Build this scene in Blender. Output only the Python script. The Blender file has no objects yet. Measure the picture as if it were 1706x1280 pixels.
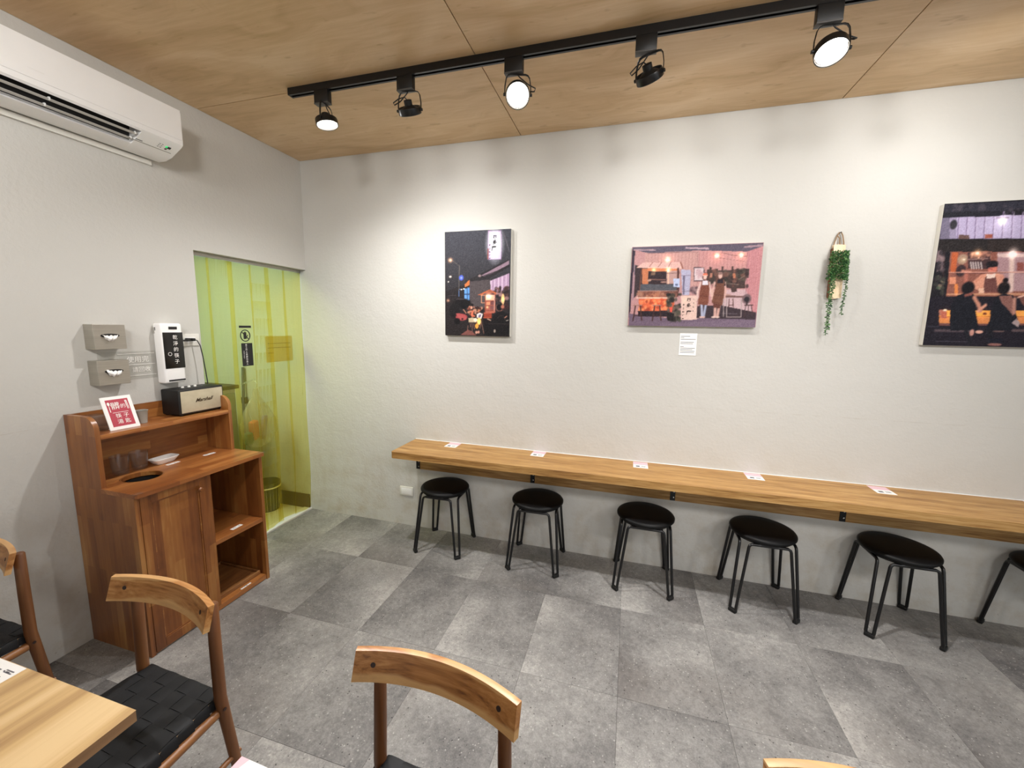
import bpy, bmesh, math, random
import numpy as np
from mathutils import Vector, Matrix, Euler

random.seed(7)
rng = np.random.default_rng(7)
S = bpy.context.scene
COL = S.collection
PI = math.pi

# ------------------------------------------------------------------ camera, world, exposure
cam_data = bpy.data.cameras.new('camera')
cam = bpy.data.objects.new('camera', cam_data)
COL.objects.link(cam)
cam_rot = Matrix(((0.9605369233, -0.0548614773, 0.2726885352),
                  (0.2776152237, 0.1281811169, -0.9521026147),
                  (0.0172802349, 0.9902322049, 0.1383530770)))
cam.matrix_world = Matrix.Translation((2.61464717, -2.85562321, 1.65413194)) @ cam_rot.to_4x4()
cam_data.sensor_fit = 'HORIZONTAL'
cam_data.sensor_width = 36.0
cam_data.lens = 678.0998579 / 1706 * 36.0
cam_data.clip_start = 0.02
S.camera = cam

world = bpy.data.worlds.new('world')
S.world = world
world.use_nodes = True
world.node_tree.nodes['Background'].inputs[0].default_value = (0.94, 0.97, 1.0, 1)
world.node_tree.nodes['Background'].inputs[1].default_value = 1.6
S.view_settings.view_transform = 'Standard'
S.view_settings.look = 'None'
S.view_settings.gamma = 1.0
S.view_settings.use_curve_mapping = False
S.view_settings.exposure = 0.0
S.cycles.max_bounces = 10
S.cycles.diffuse_bounces = 6
S.cycles.transparent_max_bounces = 24
S.cycles.sample_clamp_indirect = 6.0
S.cycles.use_denoising = True

LAMP_COL = (1.0, 0.985, 0.975)
SPOT_W = 168.0          # each lamp on the visible track
REAR_W = 100.0          # each lamp on the unseen track, added for fill light
KITCHEN_W = 36.0  # unseen kitchen panel, added to light the space behind the curtain

H = 2.938              # ceiling height
XR, YF = 6.2, -5.2     # far ends of the dining room

# ------------------------------------------------------------------ helpers
def lin(h):
    h = h.lstrip('#')
    c = [int(h[i:i + 2], 16) / 255 for i in (0, 2, 4)]
    return tuple(x / 12.92 if x <= 0.04045 else ((x + 0.055) / 1.055) ** 2.4 for x in c) + (1.0,)

class Nodes:
    """small helper around one material's node tree"""
    def __init__(self, name):
        self.m = bpy.data.materials.new(name)
        self.m.use_nodes = True
        self.t = self.m.node_tree
        self.b = self.t.nodes['Principled BSDF']
        self.out = self.t.nodes['Material Output']
    def n(self, typ, props=None, **ins):
        nd = self.t.nodes.new('ShaderNode' + typ)
        for k, v in (props or {}).items():
            setattr(nd, k, v)
        for k, v in ins.items():
            key = int(k[1:]) if k[0] == '_' and k[1:].isdigit() else k.replace('_', ' ')
            self.set(nd.inputs[key], v)
        return nd
    def set(self, sock, v):
        if isinstance(v, bpy.types.NodeSocket):
            self.t.links.new(v, sock)
        elif isinstance(v, bpy.types.Node):
            self.t.links.new(v.outputs[0], sock)
        else:
            sock.default_value = v
    def bs(self, **ins):
        for k, v in ins.items():
            self.set(self.b.inputs[k.replace('_', ' ')], v)
    def math(self, op, a, b=0.0, clamp=False):
        return self.n('Math', {'operation': op, 'use_clamp': clamp}, _0=a, _1=b).outputs[0]
    def mix(self, f, a, b, blend='MIX'):
        nd = self.t.nodes.new('ShaderNodeMix')
        nd.data_type = 'RGBA'
        nd.blend_type = blend
        self.set(nd.inputs[0], f); self.set(nd.inputs[6], a); self.set(nd.inputs[7], b)
        return nd.outputs[2]
    def ramp(self, f, stops, interp='LINEAR'):
        nd = self.t.nodes.new('ShaderNodeValToRGB')
        cr = nd.color_ramp
        cr.interpolation = interp
        while len(cr.elements) < len(stops):
            cr.elements.new(0.5)
        for e, (p, c) in zip(cr.elements, stops):
            e.position = p
            e.color = c if len(c) == 4 else tuple(c) + (1,)
        self.set(nd.inputs[0], f)
        return nd.outputs[0]
    def coords(self, scale=(1, 1, 1), rnd=0.0, kind='Object'):
        tc = self.n('TexCoord')
        v = tc.outputs[kind]
        if rnd:
            oi = self.n('ObjectInfo')
            off = self.math('MULTIPLY', oi.outputs['Random'], rnd)
            cx = self.n('CombineXYZ', X=off, Y=off, Z=off)
            v = self.n('VectorMath', {'operation': 'ADD'}, _0=v, _1=cx.outputs[0]).outputs[0]
        return self.n('Mapping', None, Vector=v, Scale=scale).outputs[0]
    def noise(self, vec, scale, detail=4, rough=0.5, dist=0.0):
        return self.n('TexNoise', None, Vector=vec, Scale=scale, Detail=detail, Roughness=rough, Distortion=dist).outputs[0]
    def bump(self, h, strength=0.2, dist=0.01):
        self.bs(Normal=self.n('Bump', None, Strength=strength, Distance=dist, Height=h).outputs[0])

def plain(name, col, rough=0.5, metal=0.0, spec=0.5, bump=0.0, bscale=200, var=0.06, **kw):
    a = Nodes(name)
    c = lin(col)
    v = a.coords((1, 1, 1))
    n = a.noise(v, 9, 3)
    d = tuple(x * (1 - var) for x in c[:3]) + (1,)
    a.bs(Base_Color=a.mix(n, d, c), Roughness=rough, Metallic=metal, Specular_IOR_Level=spec)
    if bump:
        a.bump(a.noise(v, bscale, 2), bump, 0.001)
    for k, x in kw.items():
        a.bs(**{k: x})
    return a.m

def wood(name, dark, mid, light, axis=0, s=1.0, rough=0.45, rnd=7.0, bands=0.55, fine=0.35, bump=0.08, lo=0.3, hi=0.7):
    a = Nodes(name)
    sc = [9 * s] * 3
    sc[axis] = 0.7 * s
    v = a.coords(tuple(sc), rnd)
    n1 = a.noise(v, 1.0, 5, 0.55, bands)
    sc2 = [70 * s] * 3
    sc2[axis] = 2.5 * s
    n2 = a.noise(a.coords(tuple(sc2), rnd), 1.0, 3, 0.6, 0.1)
    f = a.math('ADD', a.math('MULTIPLY', n1, 1 - fine), a.math('MULTIPLY', n2, fine))
    c = a.ramp(f, [(lo, lin(dark)), ((lo + hi) / 2, lin(mid)), (hi, lin(light))])
    a.bs(Base_Color=c, Roughness=rough)
    a.bump(n2, bump, 0.002)
    return a.m

def block_wood(name, cols, axis=2, length=0.42, width=0.045, rough=0.35):
    """glued staves: blocks along the axis, each with its own tone, and a fine grain"""
    a = Nodes(name)
    tc = a.n('TexCoord')
    sp = a.n('SeparateXYZ', None, Vector=tc.outputs['Object'])
    o = [0, 1, 2]
    o.remove(axis)
    across = a.math('ADD', sp.outputs[o[0]], sp.outputs[o[1]])
    v = a.n('CombineXYZ', None, X=sp.outputs[axis], Y=across)
    br = a.n('TexBrick', {'offset': 0.37, 'offset_frequency': 2}, Vector=v.outputs[0], Color1=(0, 0, 0, 1), Color2=(1, 1, 1, 1),
             Mortar=(0.5, 0.5, 0.5, 1), Scale=1.0, Mortar_Size=0.0, Bias=0.0, Brick_Width=length, Row_Height=width)
    sc = [60.0] * 3
    sc[axis] = 3.0
    g = a.noise(a.coords(tuple(sc)), 1.0, 4, 0.6, 0.2)
    sc = [10.0] * 3
    sc[axis] = 2.5
    g2 = a.noise(a.coords(tuple(sc)), 1.0, 4, 0.6, 0.4)
    f = a.math('ADD', a.math('MULTIPLY', br.outputs[0], 0.26), a.math('ADD', a.math('MULTIPLY', g, 0.3), a.math('MULTIPLY', g2, 0.50)))
    n = len(cols)
    c = a.ramp(f, [(0.22 + 0.58 * i / (n - 1), lin(x)) for i, x in enumerate(cols)])
    a.bs(Base_Color=c, Roughness=rough, Coat_Weight=0.25, Coat_Roughness=0.25)
    a.bump(g, 0.05, 0.002)
    return a.m

class MB:
    """collects shapes in one bmesh and links them as ONE mesh object"""
    def __init__(self):
        self.bm = bmesh.new()
        self.mi = 0
    def _new(self, vs, fs):
        vv = [self.bm.verts.new(v) for v in vs]
        out = []
        for f in fs:
            try:
                fc = self.bm.faces.new([vv[i] for i in f])
                fc.material_index = self.mi
                out.append(fc)
            except ValueError:
                pass
        return vv, out
    def box(self, c, s, rot=None, bev=0.0, seg=2):
        hx, hy, hz = s[0] / 2, s[1] / 2, s[2] / 2
        vs = [Vector((x * hx, y * hy, z * hz)) for x in (-1, 1) for y in (-1, 1) for z in (-1, 1)]
        if rot is not None:
            R = rot if isinstance(rot, Matrix) else Euler(rot).to_matrix()
            vs = [R @ v for v in vs]
        c = Vector(c)
        vv, ff = self._new([v + c for v in vs], [(0, 1, 3, 2), (4, 6, 7, 5), (0, 4, 5, 1), (2, 3, 7, 6), (0, 2, 6, 4), (1, 5, 7, 3)])
        if bev > 0:
            es = {e for f in ff for e in f.edges}
            r = bmesh.ops.bevel(self.bm, geom=list(es), offset=bev, segments=seg, profile=0.5, affect='EDGES', clamp_overlap=True)
            for f in r['faces']:
                f.material_index = self.mi
        return self
    def span(self, x0, x1, y0, y1, z0, z1, bev=0.0, seg=2):
        return self.box(((x0 + x1) / 2, (y0 + y1) / 2, (z0 + z1) / 2), (abs(x1 - x0), abs(y1 - y0), abs(z1 - z0)), None, bev, seg)
    def prism(self, poly, fn, a, b):
        """poly: 2d outline; fn(u, v, t) -> 3d; from t=a to t=b"""
        n = len(poly)
        vs = [fn(u, v, a) for u, v in poly] + [fn(u, v, b) for u, v in poly]
        fs = [tuple(range(n)), tuple(reversed(range(n, 2 * n)))] + [(i, i + n, (i + 1) % n + n, (i + 1) % n) for i in range(n)]
        self._new(vs, fs)
        return self
    def tube(self, pts, r, seg=10, closed=False, caps=True, flat=None):
        pts = [Vector(p) for p in pts]
        n = len(pts)
        rs = r if isinstance(r, (list, tuple)) else [r] * n
        tang = []
        for i in range(n):
            a = pts[(i - 1) % n] if closed or i else pts[0]
            b = pts[(i + 1) % n] if closed or i < n - 1 else pts[-1]
            tang.append((b - a).normalized())
        up = Vector((0, 0, 1)) if abs(tang[0].z) < 0.9 else Vector((0, 1, 0))
        nrm = (up - tang[0] * up.dot(tang[0])).normalized()
        rings = []
        for i in range(n):
            t = tang[i]
            nrm = (nrm - t * nrm.dot(t)).normalized()
            bn = t.cross(nrm)
            fx, fy = flat if flat else (1, 1)
            rings.append([self.bm.verts.new(pts[i] + (nrm * math.cos(q) * fx + bn * math.sin(q) * fy) * rs[i])
                          for q in (2 * PI * k / seg for k in range(seg))])
        m = n if closed else n - 1
        for i in range(m):
            A, B = rings[i], rings[(i + 1) % n]
            for k in range(seg):
                f = self.bm.faces.new((A[k], A[(k + 1) % seg], B[(k + 1) % seg], B[k]))
                f.material_index = self.mi
        if caps and not closed:
            for f in (self.bm.faces.new(list(reversed(rings[0]))), self.bm.faces.new(rings[-1])):
                f.material_index = self.mi
        return self
    def lathe(self, prof, seg=32, M=None, caps=True):
        """prof: list of (r, z); turned about z, then moved by M"""
        M = M or Matrix.Identity(4)
        rings = [[self.bm.verts.new(M @ Vector((r * math.cos(2 * PI * k / seg), r * math.sin(2 * PI * k / seg), z))) for k in range(seg)] for r, z in prof]
        for A, B in zip(rings, rings[1:]):
            for k in range(seg):
                f = self.bm.faces.new((A[k], A[(k + 1) % seg], B[(k + 1) % seg], B[k]))
                f.material_index = self.mi
        if caps:
            for f in (self.bm.faces.new(list(reversed(rings[0]))), self.bm.faces.new(rings[-1])):
                f.material_index = self.mi
        return self
    def quad(self, a, b, c, d):
        self._new([a, b, c, d], [(0, 1, 2, 3)])
        return self
    def build(self, name, mats, parent=None, smooth=30, loc=None):
        bmesh.ops.recalc_face_normals(self.bm, faces=self.bm.faces[:])
        me = bpy.data.meshes.new(name)
        self.bm.to_mesh(me)
        self.bm.free()
        for m in (mats if isinstance(mats, (list, tuple)) else [mats]):
            me.materials.append(m)
        if smooth:
            me.polygons.foreach_set('use_smooth', [True] * len(me.polygons))
            me.set_sharp_from_angle(angle=math.radians(smooth))
        o = bpy.data.objects.new(name, me)
        COL.objects.link(o)
        if parent is not None:
            o.parent = parent
        if loc is not None:
            o.location = loc
        return o

def tag(o, label=None, cat=None, group=None, kind=None):
    for k, v in (('label', label), ('category', cat), ('group', group), ('kind', kind)):
        if v:
            o[k] = v
    return o

def thing(name, label, cat, loc=(0, 0, 0), rz=0.0, group=None):
    o = bpy.data.objects.new(name, None)
    o.empty_display_size = 0.05
    COL.objects.link(o)
    o.location = loc
    o.rotation_euler = (0, 0, rz)
    return tag(o, label, cat, group)

def struct(o):
    o['kind'] = 'structure'
    return o

def kids(o):
    return [c for c in bpy.data.objects if c.parent == o]

def copy_tree(o, parent=None):
    c = o.copy()
    COL.objects.link(c)
    if parent is not None:
        c.parent = parent
    for k in kids(o):
        copy_tree(k, c)
    return c

def text(body, size, mat, parent, M, name='lettering', shear=0.0, bold=0.0, ax='CENTER', line=1.0, flip=False, depth=0.0):
    cu = bpy.data.curves.new('t', 'FONT')
    cu.body = body
    cu.size = size
    cu.align_x = ax
    cu.align_y = 'CENTER'
    cu.space_line = line
    cu.shear = shear
    cu.extrude = depth
    cu.resolution_u = 2
    cu.offset = bold * size
    ob = bpy.data.objects.new('t', cu)
    COL.objects.link(ob)
    dg = bpy.context.evaluated_depsgraph_get()
    dg.update()
    me = bpy.data.meshes.new_from_object(ob.evaluated_get(dg))
    bpy.data.objects.remove(ob)
    bpy.data.curves.remove(cu)
    me.name = name
    me.materials.clear()
    me.materials.append(mat)
    me.transform(M)
    o = bpy.data.objects.new(name, me)
    COL.objects.link(o)
    o.parent = parent
    return o

# text frames: columns are reading direction, up direction, facing direction
def frame(origin, right, up):
    r = Vector(right).normalized()
    u = Vector(up).normalized()
    n = r.cross(u)
    M = Matrix((r, u, n)).transposed().to_4x4()
    M.translation = Vector(origin)
    return M

# ------------------------------------------------------------------ materials
def mat_wall():
    a = Nodes('painted_plaster')
    v = a.coords()
    n = a.noise(v, 1.3, 5, 0.6)
    n2 = a.noise(v, 7, 5, 0.65)
    base = a.mix(a.math('MULTIPLY', n, 0.8), lin('#c9c7c2'), lin('#c0beb7'))
    # scuffs and smears of the lower wall (they stay put)
    sp = a.n('SeparateXYZ', None, Vector=a.n('TexCoord').outputs['Object'])
    low = a.n('MapRange', None, Value=sp.outputs[2], From_Min=1.0, From_Max=0.05).outputs[0]
    smear = a.ramp(n2, [(0.45, (0, 0, 0, 1)), (0.68, (1, 1, 1, 1))])
    f = a.math('MULTIPLY', a.math('MULTIPLY', low, smear), 0.45, True)
    c = a.mix(f, base, lin('#a8977c'))
    spk = a.ramp(a.noise(v, 45, 2), [(0.70, (0, 0, 0, 1)), (0.76, (1, 1, 1, 1))])
    c = a.mix(a.math('MULTIPLY', a.math('MULTIPLY', spk, low), 0.35), c, lin('#7d705d'))
    seam = a.n('MapRange', None, Value=a.math('ABSOLUTE', a.math('SUBTRACT', a.math('ADD', sp.outputs[2], a.math('MULTIPLY', n2, 0.01)), 1.155)), From_Min=0.003, From_Max=0.0).outputs[0]
    seam = a.math('MULTIPLY', seam, a.ramp(n2, [(0.45, (0, 0, 0, 1)), (0.6, (1, 1, 1, 1))]))
    c = a.mix(a.math('MULTIPLY', seam, 0.3), c, lin('#9a8c78'))
    a.bs(Base_Color=c, Roughness=0.75, Specular_IOR_Level=0.3)
    h = a.math('ADD', a.noise(v, 6, 6, 0.6), a.math('MULTIPLY', a.noise(v, 60, 3), 0.25))
    a.bump(h, 0.28, 0.02)
    return a.m

def mat_tile():
    a = Nodes('cement_look_vinyl')
    v = a.coords((1, 1, 1), 31.0)
    oi = a.n('ObjectInfo')
    n1 = a.noise(v, 3.2, 6, 0.62)
    n2 = a.noise(v, 42, 5, 0.7)
    n3 = a.noise(v, 160, 2, 0.5)
    # each tile is printed with its own soft light and dark fields
    g = a.n('TexCoord').outputs['Generated']
    sp = a.n('SeparateXYZ', None, Vector=g)
    flip = a.math('ROUND', oi.outputs['Random'])
    gy = a.math('ABSOLUTE', a.math('SUBTRACT', sp.outputs[1], flip))
    gx = a.math('ABSOLUTE', a.math('SUBTRACT', sp.outputs[0], a.math('ROUND', a.math('FRACT', a.math('MULTIPLY', oi.outputs['Random'], 7.3)))))
    grad = a.math('MULTIPLY', a.math('SUBTRACT', a.math('ADD', gx, gy), 1.0), 0.10)
    tone = a.math('MULTIPLY', a.math('SUBTRACT', a.math('FRACT', a.math('MULTIPLY', oi.outputs['Random'], 13.7)), 0.5), 0.03)
    f = a.math('ADD', a.math('ADD', a.math('MULTIPLY', n1, 0.50), a.math('MULTIPLY', n2, 0.34)), a.math('ADD', a.math('ADD', grad, tone), a.math('MULTIPLY', n3, 0.20)))
    c = a.ramp(f, [(0.34, lin('#5a5858')), (0.47, lin('#7a7876')), (0.58, lin('#92908d')), (0.74, lin('#bbb8b3'))])
    tint = a.noise(v, 2.1, 3)
    c = a.mix(a.math('MULTIPLY', a.ramp(tint, [(0.5, (0, 0, 0, 1)), (0.72, (1, 1, 1, 1))]), 0.25), c, lin('#7d756e'))
    vo = a.n('TexVoronoi', {'feature': 'F1'}, Vector=v, Scale=95.0, Randomness=1.0)
    sel = a.n('SeparateColor', None, Color=vo.outputs['Color'])
    size = a.math('MULTIPLY', sel.outputs[1], 0.0036)
    near = a.math('LESS_THAN', a.math('DIVIDE', vo.outputs['Distance'], 95.0), size)
    dark = a.math('MULTIPLY', near, a.math('GREATER_THAN', sel.outputs[0], 0.90))
    lightp = a.math('MULTIPLY', near, a.math('LESS_THAN', sel.outputs[0], 0.22))
    c = a.mix(a.math('MULTIPLY', dark, 0.75), c, lin('#2c2a29'))
    c = a.mix(a.math('MULTIPLY', lightp, 0.38), c, lin('#d5d2cb'))
    a.bs(Base_Color=c, Roughness=a.n('MapRange', None, Value=n2, To_Min=0.42, To_Max=0.62).outputs[0], Specular_IOR_Level=0.35)
    a.bump(a.math('ADD', n2, n3), 0.06, 0.004)
    return a.m

def mat_ply():
    a = Nodes('honey_plywood')
    v = a.coords((0.55, 5.0, 5.0), 19.0)
    w = a.noise(a.coords((0.7, 1.6, 1.6), 19.0), 1.3, 3)
    vv = a.n('VectorMath', {'operation': 'ADD'}, _0=v, _1=a.n('CombineXYZ', None, Y=a.math('MULTIPLY', w, 5.0)).outputs[0]).outputs[0]
    n1 = a.noise(vv, 1.0, 5, 0.6, 0.8)
    n2 = a.noise(a.coords((4, 60, 60), 19.0), 1.0, 3, 0.6)
    fl = a.noise(a.coords((9, 26, 26), 19.0), 1.0, 2)
    f = a.math('ADD', a.math('MULTIPLY', n1, 0.75), a.math('MULTIPLY', n2, 0.25))
    c = a.ramp(f, [(0.28, lin('#b6976c')), (0.47, lin('#cdae84')), (0.60, lin('#d8bc95')), (0.75, lin('#e2c9a6'))])
    c = a.mix(a.math('MULTIPLY', a.ramp(fl, [(0.66, (0, 0, 0, 1)), (0.74, (1, 1, 1, 1))]), 0.35), c, lin('#96713f'))
    sp = a.n('VectorMath', {'operation': 'DISTANCE'}, _0=a.n('NewGeometry').outputs['Position'], _1=(2.64, -1.13, H)).outputs[1]
    grey_patch = a.n('MapRange', None, Value=a.math('ADD', sp, a.math('MULTIPLY', a.noise(a.coords(), 30, 3), 0.10)), From_Min=0.17, From_Max=0.08).outputs[0]  # soft grey patch with a ragged edge on the plywood
    c = a.mix(a.math('MULTIPLY', grey_patch, 0.5), c, lin('#7d7468'))
    a.bs(Base_Color=c, Roughness=0.42, Specular_IOR_Level=0.4)
    a.bump(n2, 0.04, 0.002)
    return a.m

WALL = mat_wall()
TILE = mat_tile()
PLY = mat_ply()
GAP = plain('ceiling_gap', '#3a2415', 0.8)
JOINT = plain('floor_underlay', '#5b5855', 0.8)
BLACK_METAL = plain('black_powder_coat', '#121213', 0.38, 0.0, 0.5, bump=0.05, bscale=400)
BLACK_SATIN = plain('black_satin_steel', '#0e0e10', 0.3, 0.0, 0.5)
BLACK_PLASTIC = plain('black_plastic', '#0b0b0c', 0.45)
VINYL = plain('black_vinyl', '#070708', 0.5, 0.0, 0.25, bump=0.12, bscale=260)
LEATHERETTE = plain('black_leatherette', '#0d0c0c', 0.55, bump=0.4, bscale=700)
STRAP = plain('black_webbing', '#17181b', 0.62, 0.0, 0.35, bump=0.4, bscale=900, var=0.3)
WHITE_PLASTIC = plain('white_plastic', '#f6f5f3', 0.32)
SOFT_WHITE = plain('white_matt_paint', '#e4e2da', 0.5)
GREY_PLASTIC = plain('grey_plastic', '#a7a49c', 0.45)
PAPER = plain('white_paper', '#f2f1ee', 0.7)
PINK = plain('pale_pink_print', '#e4c0c9', 0.7)
INK = plain('black_ink', '#1b1a1a', 0.7)
GREY_INK = plain('grey_ink', '#6d6b70', 0.7)
WHITE_INK = plain('white_ink', '#f3f1ec', 0.6)
RED_PRINT = plain('red_print', '#b5404f', 0.6)
COUNTER = wood('teak_laminate', '#7b5228', '#a87e46', '#c09a62', 0, 2.8, 0.45, 0, 0.8, 0.5, 0.04, 0.36, 0.62)
TABLE_W = wood('pale_oak_laminate', '#98754b', '#c8a673', '#dcbe8e', 1, 0.9, 0.5, 0, 0.7, 0.22, 0.03, 0.32, 0.62)
EDGE_BAND = wood('oak_edge_band', '#6f5138', '#8d6b4a', '#a2825c', 1, 1.2, 0.5, 0)
def mat_acacia():
    a = Nodes('acacia_backrest')
    v = a.coords((1.6, 22, 22), 9.0)
    n1 = a.noise(v, 1.0, 5, 0.6, 1.8)
    n2 = a.noise(a.coords((5, 120, 120), 9.0), 1.0, 3, 0.6)
    f = a.math('ADD', a.math('MULTIPLY', n1, 0.72), a.math('MULTIPLY', n2, 0.28))
    c = a.ramp(f, [(0.32, lin('#6b3f1d')), (0.44, lin('#a06a36')), (0.54, lin('#b57f48')), (0.70, lin('#cd9f66'))])
    # pale sapwood along the lower and upper edges of the plank
    z = a.n('SeparateXYZ', None, Vector=a.n('TexCoord').outputs['Object']).outputs[2]
    zz = a.math('ADD', z, a.math('MULTIPLY', a.math('SUBTRACT', a.noise(a.coords((5, 5, 5), 9.0), 1.0, 2), 0.5), 0.05))
    sap = a.math('MAXIMUM', a.n('MapRange', None, Value=zz, From_Min=0.742, From_Max=0.735).outputs[0], a.n('MapRange', None, Value=zz, From_Min=0.793, From_Max=0.796).outputs[0])
    c = a.mix(a.math('MULTIPLY', sap, 0.6), c, lin('#dcb279'))
    a.bs(Base_Color=c, Roughness=0.33)
    a.bump(n2, 0.05, 0.002)
    return a.m
ACACIA = mat_acacia()
CHAIR_LEG = wood('brown_stained_leg', '#4f3018', '#6f4423', '#885c34', 2, 1.0, 0.42, 9)
CHAIR_RAIL = wood('brown_stained_rail', '#6a4020', '#8b5a30', '#a47143', 1, 1.0, 0.42, 9)
PALE_RAIL = plain('pale_wood_rail', '#c9a578', 0.5)
PLUG = plain('dark_wood_plug', '#2b1710', 0.5)
CAB = ['#4d2811', '#7c4821', '#98612f', '#b6864a']
CAB_Z = block_wood('stained_rubberwood_upright', CAB, 2)
CAB_Y = block_wood('stained_rubberwood_level', ['#5b3115', '#884f26', '#a86c38', '#c28b52'], 1)
CAB_IN = block_wood('stained_rubberwood_inside', CAB, 1)
TRAY_W = wood('tray_wood', '#5d3a20', '#84562f', '#a27445', 1, 1.2)
DARK_HOLE = plain('dark_bin', '#060505', 0.6)
RUBBER = plain('rubber_foot', '#0c0c0c', 0.6)
BARK_W = wood('split_log', '#d2ae84', '#e8cda6', '#f3dfc0', 2, 2.0)
BARK = plain('bark', '#7c5338', 0.9, bump=0.8, bscale=120, var=0.5)
ROPE = plain('jute_rope', '#8f7458', 0.9, bump=0.8, bscale=500)
TILE_IN = plain('pale_kitchen_floor', '#d3cdb8', 0.35)
STONE = plain('pale_threshold', '#dedad0', 0.4)
BROWN_BASE = plain('brown_baseboard', '#4d3624', 0.5)
CHROME = plain('polished_metal', '#c9c7c0', 0.2, 1.0)
KITCHEN_WALL = plain('kitchen_wall', '#6aaba8', 0.5)

def mat_steel():
    a = Nodes('brushed_steel')
    n = a.noise(a.coords((3, 3, 120)), 1.0, 3)
    a.bs(Base_Color=a.mix(n, lin('#a8a399'), lin('#c2bdb2')), Metallic=0.85, Roughness=0.42)
    a.bump(n, 0.05, 0.001)
    return a.m
STEEL = mat_steel()

def mat_leaf():
    a = Nodes('succulent_leaf')
    n = a.noise(a.coords(), 60, 2)
    c = a.ramp(n, [(0.35, lin('#234a2c')), (0.5, lin('#3f6b3a')), (0.66, lin('#6d9356'))])
    a.bs(Base_Color=c, Roughness=0.5, Subsurface_Weight=0.0)
    return a.m
LEAF = mat_leaf()

def mat_tint(name, col, haze_col, haze=0.1, gloss=0.08, rough=0.08):
    a = Nodes(name)
    n = a.noise(a.coords((1, 70, 0.5)), 1.0, 4, 0.65)
    tr = a.n('BsdfTransparent', None, Color=a.mix(n, tuple(x * 0.93 for x in lin(col)[:3]) + (1,), lin(col)))
    df = a.n('BsdfDiffuse', None, Color=lin(haze_col))
    tl = a.n('BsdfTranslucent', None, Color=lin(haze_col))
    m0 = a.n('MixShader', None, Fac=0.5, _1=df.outputs[0], _2=tl.outputs[0])
    m1 = a.n('MixShader', None, Fac=a.math('MULTIPLY', n, haze * 2), _1=tr.outputs[0], _2=m0.outputs[0])
    gl = a.n('BsdfGlossy', None, Roughness=rough)
    lw = a.n('LayerWeight', None, Blend=0.5)
    fac = a.math('ADD', 0.035, a.math('MULTIPLY', a.math('POWER', lw.outputs['Facing'], 4.0), gloss * 6))
    m2 = a.n('MixShader', None, Fac=fac, _1=m1.outputs[0], _2=gl.outputs[0])
    a.t.links.new(m2.outputs[0], a.out.inputs[0])
    return a.m
PVC = mat_tint('yellow_clear_vinyl', '#fbf4b4', '#ecd83c', 0.12, 0.05)
CLEAR = mat_tint('clear_acrylic', '#fcfcfb', '#ffffff', 0.03, 0.05)
GLASS = mat_tint('thin_glass', '#fbfbfb', '#ffffff', 0.02, 0.10, 0.03)
BAG = mat_tint('thin_plastic_bag', '#f6f6f2', '#f4f2ec', 0.22, 0.10, 0.2)

def emit(name, col, strength):
    a = Nodes(name)
    a.bs(Base_Color=lin(col), Emission_Color=lin(col), Emission_Strength=strength)
    return a.m
LENS = emit('lamp_lens', '#fff6e6', 22.0)
PANEL_LIGHT = emit('panel_diffuser', '#eaf4ff', 4.0)
LED = emit('green_indicator', '#3fd07a', 1.2)

def mat_print():
    a = Nodes('canvas_print')
    at = a.n('Attribute', {'attribute_name': 'print', 'attribute_type': 'GEOMETRY'})
    a.bs(Base_Color=at.outputs['Color'], Roughness=0.6, Specular_IOR_Level=0.15)
    a.bump(a.noise(a.coords(), 900, 1), 0.1, 0.0006)
    return a.m
PRINT = mat_print()

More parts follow.
